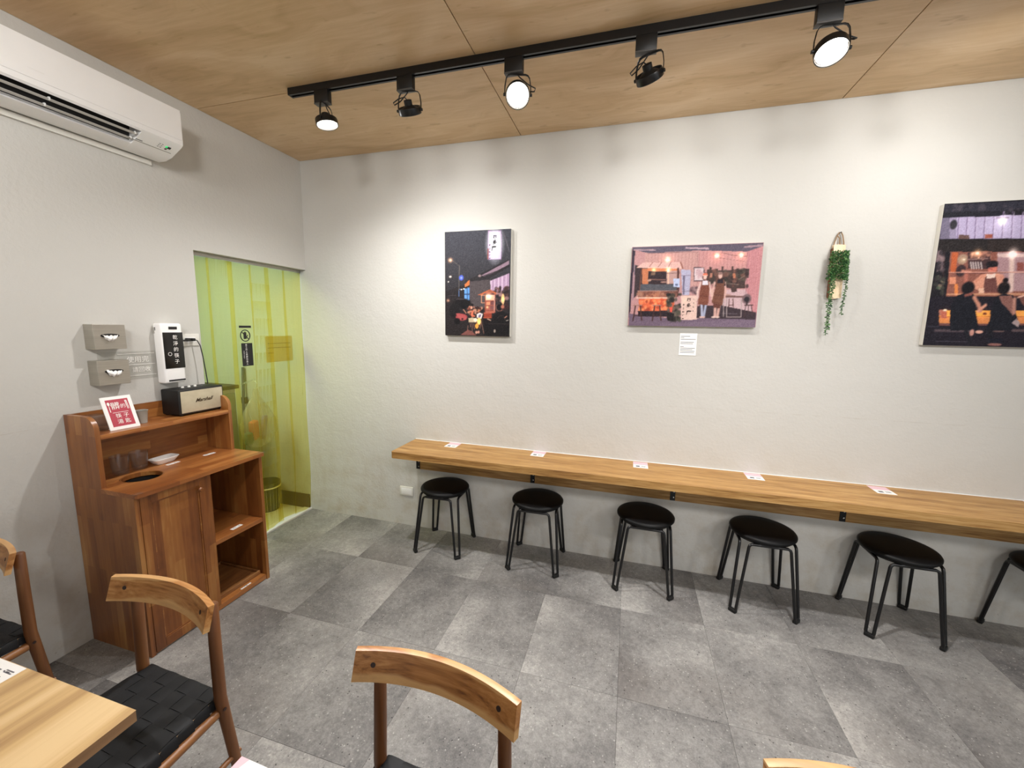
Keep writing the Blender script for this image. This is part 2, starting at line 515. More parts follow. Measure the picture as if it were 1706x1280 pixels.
# ------------------------------------------------------------------ room
def build_room():
    # floor: slab with every vinyl tile as a piece of its own
    fl = struct(MB().span(-0.06, XR, YF, 0.0, -0.06, -0.0042).build('floor', JOINT, smooth=0))
    xs = [-0.06] + [0.362 + 0.4573 * i for i in range(13)] + [XR]
    ys = [0.0, -0.535] + [-0.535 - 0.6096 * i for i in range(1, 8)] + [YF]
    cache = {}
    for i in range(len(xs) - 1):
        for j in range(len(ys) - 1):
            w, d = xs[i + 1] - xs[i], ys[j] - ys[j + 1]
            key = (round(w, 3), round(d, 3))
            if key not in cache:
                g = 0.0007
                o = MB().box((0, 0, -0.0022), (w - g, d - g, 0.004), bev=0.0006, seg=1).build('floor_tile', TILE, fl, 0)
                cache[key] = o.data
            else:
                o = bpy.data.objects.new('floor_tile', cache[key])
                COL.objects.link(o)
                o.parent = fl
            o.location = ((xs[i] + xs[i + 1]) / 2, (ys[j] + ys[j + 1]) / 2, 0)
    # ceiling: plywood sheets with dark open joints
    ce = struct(MB().span(-0.12, XR, YF, 0.0, H + 0.010, H + 0.08).build('ceiling', GAP, smooth=0))
    px = [0.0, 1.83, 3.669, 5.505, XR]
    py = [0.0, -0.8135, -1.7285, -2.6435, -3.5585, -4.4735, YF]
    for i in range(len(px) - 1):
        for j in range(len(py) - 1):
            w, d = px[i + 1] - px[i], py[j] - py[j + 1]
            g = 0.0045
            MB().box((0, 0, 0), (w - g, d - g, 0.009), bev=0.0008, seg=1).build(
                'plywood_panel', PLY, ce, 0, ((px[i] + px[i + 1]) / 2, (py[j] + py[j + 1]) / 2, H + 0.0045))
    # walls
    struct(MB().span(-2.0, XR, 0.0, 0.12, -0.06, H + 0.08).build('wall_back', WALL, smooth=0))
    b = MB()
    b.span(-0.12, 0.0, YF, -0.909, -0.06, H + 0.08)
    b.span(-0.12, 0.0, -0.909, -0.0005, 2.092, H + 0.08)
    struct(b.build('wall_left', WALL, smooth=0))
    b = MB()
    vy0, vy1, vz0, vz1 = -4.9, -0.9, 0.25, 2.7
    b.span(XR, XR + 0.12, YF, vy0, -0.06, H + 0.08)
    b.span(XR, XR + 0.12, vy1, 0.0, -0.06, H + 0.08)
    b.span(XR, XR + 0.12, vy0, vy1, -0.06, vz0)
    b.span(XR, XR + 0.12, vy0, vy1, vz1, H + 0.08)
    struct(b.build('wall_right', WALL, smooth=0))
    wf = MB()
    for k in range(4):
        y = vy0 + (vy1 - vy0) * k / 3
        y = min(max(y, vy0 + 0.025), vy1 - 0.025)
        wf.span(XR + 0.03, XR + 0.09, y - 0.025, y + 0.025, vz0, vz1)
    pw = (vy1 - vy0) / 3
    for z in (vz0 + 0.025, vz1 - 0.025):
        for k in range(3):
            wf.span(XR + 0.03, XR + 0.09, vy0 + pw * k + 0.05, vy0 + pw * (k + 1) - 0.05, z - 0.025, z + 0.025)
    win = struct(wf.build('added_window_2', BLACK_METAL, smooth=0))  # unseen glazing, added so daylight brightens the opposite wall
    for k in range(3):
        MB().span(XR + 0.057, XR + 0.063, vy0 + pw * k + 0.051, vy0 + pw * (k + 1) - 0.051, vz0 + 0.05, vz1 - 0.05).build('pane', CLEAR, win, 0)
    pd = bpy.data.lights.new('daylight_portal', 'AREA')
    pd.shape = 'RECTANGLE'
    pd.size, pd.size_y = vy1 - vy0, vz1 - vz0
    pd.cycles.is_portal = True
    po = bpy.data.objects.new('daylight_portal', pd)
    COL.objects.link(po)
    po.location = (XR + 0.11, (vy0 + vy1) / 2, (vz0 + vz1) / 2)
    po.rotation_euler = (PI / 2, 0, PI / 2)
    struct(MB().span(XR + 0.13, 30, YF - 0.13, 6, -0.16, -0.06).build('ground', plain('side_paving', '#8b8984', 0.8), smooth=0))
    # shop front behind the camera: an unseen glazed wall, added to let daylight in
    b = MB()
    wx0, wx1, wz0, wz1 = 0.5, 5.7, 0.25, 2.45
    b.span(-0.12, wx0, YF - 0.12, YF, -0.06, H + 0.08)
    b.span(wx1, XR + 0.12, YF - 0.12, YF, -0.06, H + 0.08)
    b.span(wx0, wx1, YF - 0.12, YF, -0.06, wz0)
    b.span(wx0, wx1, YF - 0.12, YF, wz1, H + 0.08)
    struct(b.build('wall_front', WALL, smooth=0))
    wf = MB()
    for k in range(5):
        x = wx0 + (wx1 - wx0) * k / 4
        x = min(max(x, wx0 + 0.025), wx1 - 0.025)
        wf.span(x - 0.025, x + 0.025, YF - 0.09, YF - 0.03, wz0, wz1)
    for z in (wz0 + 0.025, wz1 - 0.025):
        for k in range(4):
            wf.span(wx0 + 1.3 * k + 0.05, wx0 + 1.3 * k + 1.25, YF - 0.09, YF - 0.03, z - 0.025, z + 0.025)
    win = struct(wf.build('added_window_1', BLACK_METAL, smooth=0))
    for k in range(4):
        MB().span(wx0 + 1.3 * k + 0.051, wx0 + 1.3 * k + 1.249, YF - 0.063, YF - 0.057, wz0 + 0.05, wz1 - 0.05).build('pane', CLEAR, win, 0)
    struct(MB().span(-12, 18, -30, YF - 0.13, -0.16, -0.06).build('ground', plain('street_paving', '#8b8984', 0.8), smooth=0))
    pd = bpy.data.lights.new('daylight_portal', 'AREA')
    pd.shape = 'RECTANGLE'
    pd.size, pd.size_y = wx1 - wx0, wz1 - wz0
    pd.cycles.is_portal = True
    po = bpy.data.objects.new('daylight_portal', pd)
    COL.objects.link(po)
    po.location = ((wx0 + wx1) / 2, YF - 0.11, (wz0 + wz1) / 2)
    po.rotation_euler = (PI / 2, 0, 0)
    # kitchen behind the doorway
    struct(MB().span(-2.0, -0.062, -2.2, 0.0, -0.06, 0.004).build('floor_kitchen', TILE_IN, smooth=0))
    struct(MB().span(-0.135, -0.062, -0.909, -0.0005, 0.0042, 0.012, 0.002).build('trim_1', STONE, smooth=0))
    struct(MB().span(-2.12, -2.0, -2.2, 0.12, -0.06, H).build('wall_kitchen_left', KITCHEN_WALL, smooth=0))
    struct(MB().span(-2.0, -0.12, -2.32, -2.2, -0.06, H).build('wall_kitchen_front', KITCHEN_WALL, smooth=0))
    struct(MB().span(-2.0, -0.12, -2.2, 0.0, 2.5, 2.6).build('ceiling_kitchen', SOFT_WHITE, smooth=0))
    struct(MB().span(-2.0, -0.075, -0.012, -0.0005, 0.0045, 0.135, 0.002).build('baseboard_back', BROWN_BASE, smooth=0))
build_room()

# ------------------------------------------------------------------ track lighting
def build_track(name, label, x0, x1, y, lab2):
    t = thing(name, label, 'light track', (x0, y, H))
    L = x1 - x0
    b = MB()
    b.prism([(-0.018, 0), (0.018, 0), (0.018, -0.036), (0.007, -0.036), (0.007, -0.014), (-0.007, -0.014), (-0.007, -0.036), (-0.018, -0.036)],
            lambda u, v, s: Vector((s, u, v)), 0.0, L)
    b.build('rail', BLACK_SATIN, t, 0)
    MB().box((-0.004, 0, -0.018), (0.012, 0.038, 0.038), bev=0.002).build('end_cap', BLACK_PLASTIC, t)
    MB().box((L + 0.004, 0, -0.018), (0.012, 0.038, 0.038), bev=0.002).build('end_cap', BLACK_PLASTIC, t)
    MB().span(0.01, L - 0.01, -0.0068, -0.0045, -0.030, -0.024).build('conductor', CHROME, t, 0)
    return t
TRACK_Y = -0.838
build_track('lighting_track', 'long black lighting track on the wooden ceiling above the wall counter', 0.735, 5.9, TRACK_Y, '')
if True:  # second track out of view, added to carry the fill lamps
    tr = build_track('lighting_track', 'black lighting track on the ceiling above the dining tables', 0.7, 5.6, -3.3, '')

def build_lamp(x, y, d, watts, label, group, angle=168, soft=0.035, cable_side=1, drop=0.148):
    """track spotlight: adapter, yoke, round open-backed head facing d"""
    d = Vector(d).normalized()
    t = thing('track_spotlight', label, 'spotlight', (x, y, H - 0.036), 0, group)
    MB().box((0, 0, -0.030), (0.088, 0.034, 0.064), bev=0.003).build('adapter', BLACK_PLASTIC, t)
    MB().box((0, 0, -0.064), (0.088, 0.036, 0.006), bev=0.001).build('adapter_base', plain('grey_adapter_base', '#4c4a48', 0.4) if 'grey_adapter_base' not in bpy.data.materials else bpy.data.materials['grey_adapter_base'], t)
    axis = Vector((0, 0, 1)).cross(d)
    axis = axis.normalized() if axis.length > 0.05 else Vector((1, 0, 0))
    c = Vector((0.02, 0, -drop - 0.01))
    top = -0.071
    R = 0.061
    pts = []
    for sgn in (-1, 1):
        leg = [c + axis * sgn * R, c + axis * sgn * R + Vector((0, 0, 0.035))]
        leg += [Vector((c.x, c.y, top - 0.016)) + axis * sgn * (R - 0.006), Vector((c.x, c.y, top - 0.004)) + axis * sgn * (R - 0.014)]
        pts.append(leg + [Vector((c.x, c.y, top)) + axis * sgn * (R - 0.026)])
    MB().tube(pts[0] + list(reversed(pts[1])), 0.0048, 8, flat=(1.3, 0.45)).build('yoke', BLACK_SATIN, t)
    for sgn in (-1, 1):
        k = c + axis * sgn * (R + 0.002)
        MB().lathe([(0.007, -0.005), (0.007, 0.005)], 12, frame(k, d.cross(axis), d) if False else Matrix.Translation(k) @ axis.to_track_quat('Z', 'Y').to_matrix().to_4x4()).build('knob', BLACK_PLASTIC, t)
    Mh = Matrix.Translation(c) @ d.to_track_quat('Z', 'Y').to_matrix().to_4x4()
    MB().lathe([(0.054, -0.014), (0.0565, -0.014), (0.0575, -0.010), (0.0575, 0.016), (0.055, 0.018), (0.053, 0.016), (0.053, -0.012), (0.054, -0.014)], 40, Mh, False).build('head_ring', BLACK_SATIN, t)
    MB().lathe([(0.050, 0.002), (0.046, -0.006), (0.030, -0.016), (0.024, -0.020), (0.020, -0.022), (0.020, -0.044), (0.012, -0.046)], 32, Mh).build('lamp_body', BLACK_PLASTIC, t)
    MB().lathe([(0.050, 0.002), (0.050, 0.009), (0.044, 0.013), (0.02, 0.015)], 40, Mh).build('lens', LENS, t)
    b0 = Mh @ Vector((0, 0, -0.045))
    st = Vector((c.x - 0.005, c.y, top + 0.004))
    side = axis * cable_side
    MB().tube([st, st + Vector((0, 0, -0.014)) + side * 0.012, c + side * 0.050 + Vector((0, 0, 0.045)), c + side * 0.083 + Vector((0, 0, 0.030)),
               c + side * 0.080 + Vector((0, 0, 0.008)) - d * 0.03, c + side * 0.045 - d * 0.052, b0 - d * 0.012 + side * 0.012, b0 + d * 0.004], 0.0028, 8).build('cable', BLACK_PLASTIC, t, 80)
    ld = bpy.data.lights.new('spot_beam', 'SPOT')
    ld.energy = watts
    ld.color = LAMP_COL
    ld.spot_size = math.radians(angle)
    ld.spot_blend = 1.0
    ld.shadow_soft_size = soft
    lo = bpy.data.objects.new('spot_beam', ld)
    COL.objects.link(lo)
    lo.parent = t
    lo.matrix_local = Matrix.Translation(c + d * 0.03) @ (-d).to_track_quat('Z', 'Y').to_matrix().to_4x4()
    return t
TL = TRACK_Y
G1 = 'spotlights on the track above the wall counter'
build_lamp(0.94, TL, (0.18, 0.03, -1.0), SPOT_W * 0.62, 'black track spotlight beside the end of the track, lit and facing down', G1)
build_lamp(1.447, TL, (-0.06, 0.58, -0.80), SPOT_W * 0.15, 'black track spotlight turned to the wall with a curled cable, second from the track end', G1)
build_lamp(2.02, TL, (0.22, -0.72, -0.66), SPOT_W, 'lit black track spotlight glaring into the room, between two dark-backed ones', G1, 126)
build_lamp(2.612, TL, (0.30, 0.64, -0.72), SPOT_W * 0.15, 'black track spotlight facing the wall above the landscape photograph of two shopkeepers', G1)
build_lamp(3.283, TL, (0.02, -0.42, -0.90), SPOT_W, 'brightest lit track spotlight, tilted, hanging above the small wall plant', G1, 146)
build_lamp(3.955, TL, (0.15, 0.75, -0.62), SPOT_W * 0.15, 'black track spotlight at the edge of the photo, only the rim of its head showing', G1)
G2 = 'spotlights on the track above the dining tables'  # out-of-view lamps, added to brighten the walls
for x, dd, lab in [(0.9, (-0.70, 0.72, -0.26), 'black track spotlight above the dining tables, nearest to the cabinet wall'), (2.0, (-0.60, 0.82, -0.26), 'black track spotlight above the dining tables, second from the cabinet wall'),
               (3.1, (-0.2, 0.98, -0.28), 'black track spotlight above the dining tables, middle of five'), (4.2, (-0.1, 0.98, -0.28), 'black track spotlight above the dining tables, fourth from the cabinet wall'),
               (5.2, (-0.55, 0.82, -0.28), 'black track spotlight above the dining tables, furthest from the cabinet wall')]:
    build_lamp(x, -3.3, dd, REAR_W, lab, G2, 84, 0.17)

# ------------------------------------------------------------------ wall counter
def build_counter():
    t = thing('wall_counter', 'long narrow teak-look counter fixed along the white wall above the black stools', 'counter', (1.0, 0, 0))
    L = 4.75
    r = 0.018
    out = [(0, -0.001), (L, -0.001), (L, -0.368), (r, -0.368), (r * 0.3, -0.368 + r * 0.3), (0, -0.368 + r)]
    MB().prism(out, lambda u, v, s: Vector((u, v, s)), 0.7025, 0.75).build('counter_top', COUNTER, t, 20)
    MB().span(0.012, L, -0.0215, -0.001, 0.506, 0.7022, 0.001).build('wall_rail', COUNTER, t, 0)
    MB().span(0.0, L, -0.009, -0.001, 0.7503, 0.7535, 0.001).build('sealant_bead', WHITE_PLASTIC, t, 0)
    for x in (1.028, 1.975, 2.950, 3.925, 4.9):
        b = MB()
        b.span(x - 1.0 - 0.016, x - 1.0 + 0.016, -0.0255, -0.0217, 0.508, 0.702)
        b.span(x - 1.0 - 0.016, x - 1.0 + 0.016, -0.31, -0.0217, 0.6982, 0.7022)
        br = b.build('bracket', BLACK_METAL, t, 0)
        for z in (0.53, 0.57):
            MB().lathe([(0.005, 0), (0.005, 0.0012), (0.003, 0.002)], 10, Matrix.Translation((x - 1.0 + 0.006, -0.0256, z)) @ Matrix.Rotation(PI / 2, 4, 'X')).build('screw', CHROME, br)
build_counter()

def build_card(x, y, rz, label):
    t = thing('order_card', label, 'card', (x, y, 0.7502), rz, 'order cards on the wall counter')
    w, d = 0.094, 0.118
    MB().span(-w / 2, w / 2, -d / 2, d / 2, 0, 0.0009).build('sheet', PAPER, t, 0)
    MB().span(-w / 2 + 0.0005, w / 2 - 0.0005, 0.002, d / 2 - 0.0005, 0.0009, 0.0012).build('header', PINK, t, 0)
    MB().span(-0.030, -0.006, -0.042, -0.018, 0.0009, 0.0011).build('printed_block', GREY_INK, t, 0)
    b = MB()
    for k in range(4):
        b.span(0.004, 0.036 - 0.006 * (k % 2), -0.020 - 0.006 * k, -0.0175 - 0.006 * k, 0.0009, 0.0011)
    b.build('printed_lines', GREY_INK, t, 0)
for x, y, lab in [(1.353, -0.068, 'pink-topped order card at the end of the counter where the brackets begin'),
                  (2.023, -0.066, 'pink-topped order card on the counter above the second stool from the doorway'),
                  (2.728, -0.080, 'pink-topped order card on the counter below the landscape photograph'),
                  (3.410, -0.072, 'pink-topped order card on the counter between landscape photograph and hanging plant'),
                  (4.070, -0.080, 'pink-topped order card on the counter near the large photograph of diners'),
                  (4.795, -0.072, 'order card on the counter cut off at the edge of the photo')]:
    build_card(x, y, random.uniform(-0.02, 0.02), lab)

# ------------------------------------------------------------------ stools
def build_stool(x, y, rz, label):
    t = thing('black_stool', label, 'stool', (x, y, 0), rz, 'black stools under the wall counter')
    MB().lathe([(0.0, 0.440), (0.150, 0.440), (0.172, 0.444), (0.1795, 0.452), (0.1795, 0.460), (0.174, 0.468), (0.155, 0.473), (0.10, 0.4745), (0.0, 0.475)][1:-1], 48).build('seat', VINYL, t, 60)
    MB().lathe([(0.160, 0.432), (0.160, 0.4398)], 40).build('seat_base', BLACK_PLASTIC, t)
    f = 0.166
    for k in range(4):
        R = Matrix.Rotation(k * PI / 2, 4, 'Z')
        q = []
        # one bent rod: foot, up, over, down to the next foot
        for s in (-1, 1):
            a = Vector((s * (f - 0.0125), -f - 0.0125, 0.026))
            b = Vector((s * 0.1085, -0.148, 0.408))
            c = Vector((s * 0.104, -0.147, 0.420))
            e = Vector((s * 0.092, -0.146, 0.4275))
            q.append([Vector((s * f, -f, 0.012)), Vector((s * (f - 0.006), -f - 0.006, 0.0125)), Vector((s * (f - 0.0105), -f - 0.0105, 0.0165)), a, b, c, e])
        pts = q[0] + list(reversed(q[1]))
        MB().tube([R @ p for p in pts], 0.0084, 10).build('bent_leg_rod', BLACK_SATIN, t, 60)
        p = R @ Vector((f, -f, 0.0))
        Mf = Matrix.Translation(p) @ Matrix.Rotation(k * PI / 2 - PI / 4, 4, 'Z')
        MB().box((0, 0, 0.0105), (0.024, 0.046, 0.021), bev=0.005).build('foot', RUBBER, t).matrix_local = Mf
SL = ['black round stool at the doorway end of the counter, furthest from the photographer',
      'black round stool under the counter, second from the doorway end',
      'black round stool under the counter below the landscape photograph',
      'black round stool under the counter, fourth from the doorway end',
      'black round stool under the counter below the large photograph of diners',
      'black round stool cut off by the edge of the photo']
for (x, y, r), lab in zip([(1.341, -0.183, 0.02), (2.052, -0.182, 0.02), (2.774, -0.190, 0.0), (3.451, -0.188, 0.02), (4.131, -0.184, 0.02), (4.83, -0.186, 0.0)], SL):
    build_stool(x, y, r, lab)

# ------------------------------------------------------------------ dining chairs
def build_chair():
    t = thing('dining_chair', '', 'chair')
    ZS, YR, D = 0.44, 0.15, 0.40
    hw = lambda y: 0.171 + 0.118 * (YR - y)
    for s in (-1, 1):
        rl = MB()
        rl.tube([(s * 0.198, 0.179, 0.0), (s * 0.193, 0.155, 0.22), (s * 0.188, 0.132, 0.44), (s * 0.184, 0.134, 0.60), (s * 0.181, 0.137, 0.766), (s * 0.181, 0.137, 0.770)],
                [0.0135, 0.0165, 0.0180, 0.0175, 0.0165, 0.0135], 18)
        leg = rl.build('leg', CHAIR_LEG, t, 50)
        MB().lathe([(0.0055, 0), (0.0055, 0.0015)], 12, Matrix.Translation((s * 0.2065, 0.130, 0.405)) @ Matrix.Rotation(s * PI / 2, 4, 'Y')).build('plug', PLUG, leg)
        MB().tube([(s * 0.222, -0.236, 0.0), (s * 0.217, -0.226, 0.22), (s * 0.213, -0.216, 0.405)], [0.0135, 0.0170, 0.0180], 18).build('leg', CHAIR_LEG, t, 50)
        # side rails and stretchers
        MB().tube([(s * (hw(0.11) + 0.008), 0.118, 0.3885), (s * (hw(-0.2) + 0.002), -0.205, 0.3885)], 0.0160, 14, flat=(0.95, 0.85)).build('side_rail', CHAIR_RAIL, t, 50)
        MB().tube([(s * 0.194, 0.176, 0.20), (s * 0.205, 0.0, 0.20), (s * 0.217, -0.224, 0.20)], [0.008, 0.0105, 0.008], 14).build('side_stretcher', CHAIR_RAIL, t, 50)
    MB().tube([(-0.203, 0.01, 0.205), (0.0, 0.01, 0.205), (0.203, 0.01, 0.205)], [0.008, 0.0105, 0.008], 14).build('cross_stretcher', CHAIR_RAIL, t, 50)
    MB().tube([(-0.178, 0.132, 0.390), (0.178, 0.132, 0.390)], 0.014, 14, flat=(1.25, 0.8)).build('back_rail', CHAIR_RAIL, t, 50)
    MB().tube([(-0.205, -0.220, 0.386), (0.205, -0.220, 0.386)], 0.014, 14, flat=(1.25, 0.8)).build('front_rail', CHAIR_RAIL, t, 50)
    # woven seat: a pale core shows in the gaps between the straps
    core = [(-hw(YR), YR), (hw(YR), YR), (hw(YR - D), YR - D), (-hw(YR - D), YR - D)]
    seat = MB().prism(core, lambda u, v, s: Vector((u, v, s)), 0.404, 0.4355).build('seat_frame', PALE_RAIL, t, 0)
    NL, NC = 7, 8
    def ribbon(center, half, nrm_z=0.003):
        """center: list of (p, side vector); flat strap with thickness"""
        bm = MB()
        vs, fs = [], []
        for (p, sd, up) in center:
            for k, m in ((-1, 0), (1, 0), (1, 1), (-1, 1)):
                vs.append(p + sd * k + up * (nrm_z * m))
        for i in range(len(center) - 1):
            a, b = i * 4, i * 4 + 4
            for k in range(4):
                fs.append((a + k, a + (k + 1) % 4, b + (k + 1) % 4, b + k))
        fs += [(0, 3, 2, 1), tuple(len(vs) - 4 + k for k in range(4))]
        bm._new(vs, fs)
        return bm
    AMP = 0.0017
    for i in range(NL):
        u = -1 + (2 * i + 1) / NL
        cen = []
        yb = YR + 0.001
        mk = lambda y, z, up: cen.append((Vector((u * hw(y), y, z)), Vector((hw(y) / NL * (0.955 if abs(y - YR + D / 2) < D / 2 - 0.02 else 0.91), 0, 0)), Vector(up)))
        mk(YR + 0.002, 0.405, (0, 1, 0)); mk(YR + 0.002, 0.432, (0, 1, 0)); mk(YR - 0.003, 0.4375, (0, 0.5, 0.85))
        for j in range(NC):
            ph = 1 if (i + j) % 2 else -1
            y = YR - D * (j + 0.5) / NC
            q = D / NC * 0.22
            if 0 < 1:
                mk(y + q, 0.4385 + AMP * ph, (0, 0, 1)); mk(y - q, 0.4385 + AMP * ph, (0, 0, 1))
        mk(YR - D + 0.003, 0.4375, (0, -0.5, 0.85)); mk(YR - D - 0.002, 0.432, (0, -1, 0)); mk(YR - D - 0.002, 0.405, (0, -1, 0))
        ribbon(cen, 0).build('seat_strap', STRAP, t, 40)
    for j in range(NC):
        y = YR - D * (j + 0.5) / NC
        h = hw(y)
        sd = Vector((0, D / NC / 2 * 0.94, 0))
        cen = [(Vector((-h - 0.002, y, 0.405)), sd, Vector((-1, 0, 0))), (Vector((-h - 0.002, y, 0.432)), sd, Vector((-1, 0, 0))), (Vector((-h + 0.003, y, 0.4375)), sd, Vector((-0.5, 0, 0.85)))]
        for i in range(NL):
            ph = -1 if (i + j) % 2 else 1
            x = (-1 + (2 * i + 1) / NL) * h
            q = h * 2 / NL * 0.22
            cen += [(Vector((x - q, y, 0.4385 + AMP * ph)), sd, Vector((0, 0, 1))), (Vector((x + q, y, 0.4385 + AMP * ph)), sd, Vector((0, 0, 1)))]
        cen += [(Vector((h - 0.003, y, 0.4375)), sd, Vector((0.5, 0, 0.85))), (Vector((h + 0.002, y, 0.432)), sd, Vector((1, 0, 0))), (Vector((h + 0.002, y, 0.405)), sd, Vector((1, 0, 0)))]
        ribbon(cen, 0).build('seat_strap', STRAP, t, 40)
    # curved backrest plank, leaning back
    zt, hb, wb, s_, ye, tl, th = 0.797, 0.075, 0.226, 0.047, 0.095, 0.022, 0.017
    N = 28
    bm = bmesh.new()
    sec = [(0, 0), (0.006, 0), (th - 0.004, 0), (th, 0)]
    prof = [(0.0, 0.006), (0.0, 0.5), (0.0, 0.994), (0.15, 1.0), (0.85, 1.0), (1.0, 0.994), (1.0, 0.5), (1.0, 0.006), (0.85, 0.0), (0.15, 0.0)]
    rings = []
    for i in range(N + 1):
        x = -wb + 2 * wb * i / N
        y0 = ye + s_ * (1 - (x / wb) ** 2)
        slope = -2 * s_ * x / wb ** 2
        nl = math.hypot(1, slope)
        ring = []
        for (a, v) in prof:
            z = zt - hb + hb * v
            off = a * th
            ring.append(bm.verts.new((x - slope / nl * off, y0 - tl * (1 - v) + off / nl, z)))
        rings.append(ring)
    for A, B in zip(rings, rings[1:]):
        for k in range(len(prof)):
            bm.faces.new((A[k], A[(k + 1) % len(prof)], B[(k + 1) % len(prof)], B[k]))
    bm.faces.new(list(reversed(rings[0])))
    bm.faces.new(rings[-1])
    b = MB()
    b.bm.free()
    b.bm = bm
    back = b.build('backrest', ACACIA, t, 35)
    for s in (-1, 1):
        x = s * 0.178
        y0 = ye + s_ * (1 - (x / wb) ** 2) - tl * 0.45
        nv = Vector((-2 * s_ * x / wb ** 2, -1, tl / hb)).normalized()
        MB().lathe([(0.0066, -0.002), (0.0066, 0.0010)], 16, Matrix.Translation((x, y0, zt - hb * 0.45)) @ nv.to_track_quat('Z', 'Y').to_matrix().to_4x4()).build('plug', PLUG, back)
    return t
chair0 = build_chair()
CH = [(1.201, -2.111, -0.035, 'brown wooden chair with its black woven seat in view, behind the pale table corner'),
      (2.181, -2.142, -0.060, 'brown wooden chair with knotty curved backrest standing alone mid-floor in front'),
      (3.146, -2.150, -0.06, 'brown wooden chair of which only the top of the curved backrest shows'),
      (0.245, -2.125, 0.02, 'brown wooden chair cut off at the wall side of the pale table')]
for i, (x, y, r, lab) in enumerate(CH):
    c = chair0 if i == 0 else copy_tree(chair0)
    c.location = (x, y, 0)
    c.rotation_euler = (0, 0, r)
    tag(c, lab, 'chair', 'dining chairs with woven black seats')

# ------------------------------------------------------------------ tables
def build_table(x0, x1, y0, y1, label):
    t = thing('dining_table', label, 'table', ((x0 + x1) / 2, (y0 + y1) / 2, 0))
    w, d = (x1 - x0), (y1 - y0)
    MB().box((0, 0, 0.7250), (w - 0.0008, d - 0.0008, 0.0278), bev=0.001).build('edge_band', EDGE_BAND, t, 0)
    MB().box((0, 0, 0.7394), (w, d, 0.0012), bev=0.0004).build('table_top', TABLE_W, t, 0)
    for sx in (-1, 1):
        b = MB()
        b.box((sx * (w / 2 - 0.28), 0, 0.36), (0.05, 0.05, 0.70), bev=0.004)
        b.build('leg', BLACK_METAL, t)
        MB().box((sx * (w / 2 - 0.28), 0, 0.011), (0.40, 0.07, 0.022), bev=0.004).build('foot', BLACK_METAL, t)
    MB().box((0, 0, 0.695), (w - 0.3, 0.06, 0.03), bev=0.003).build('under_frame', BLACK_METAL, t)
build_table(0.34, 1.5385, -2.93, -2.2835, 'pale oak-look dining table whose corner fills the bottom corner of the view')
build_table(1.877, 3.075, -2.94, -2.296, 'pale oak-look dining table hidden below the frame under the pink and white sheet')

def build_menu(x, y, rz, w, d, label, pink, rows, z=0.7402):
    t = thing('menu_sheet', label, 'menu', (x, y, z), rz)
    MB().span(0, w, -d, 0, 0, 0.0008).build('sheet', PAPER, t, 0)
    if pink:
        MB().prism([(0.0, 0.0), (0.021, -0.0005), (0.006, -0.05), (0.0, -0.05)], lambda u, v, s: Vector((u, v, s)), 0.0008, 0.0011).build('header', PINK, t, 0)
    b = MB()
    for x_, y_, l_, v in rows:
        if v:
            b.span(x_, x_ + 0.004, y_ - l_, y_, 0.0008, 0.00105)
        else:
            b.span(x_, x_ + l_, y_ - 0.003, y_, 0.0008, 0.00105)
    o = b.build('printed_lines', GREY_INK, t, 0)
    o['kind'] = 'stuff'
rows = [(0.158 + 0.0045 * k, -0.014 - 0.012 * (k % 3), 0.008, False) for k in range(3)]
rows = []
for r in range(16):
    x_ = 0.014
    while x_ < 0.190:
        l = random.choice((0.006, 0.010, 0.014))
        rows.append((x_, -0.020 - 0.015 * r, l, False))
        x_ += l + random.choice((0.004, 0.010))
rows += [(0.168, -0.016 - 0.006 * k, 0.030, False) for k in range(2)]
build_menu(0.924, -2.2855, 0.0, 0.21, 0.297, 'white printed menu sheet on the pale table by the wall', False, rows)
rows = [(0.030, -0.020, 0.05, False), (0.030, -0.032, 0.04, False)]
build_menu(1.871, -2.293, -0.03, 0.21, 0.297, 'pink and white menu sheet with only its corner showing', True, rows)

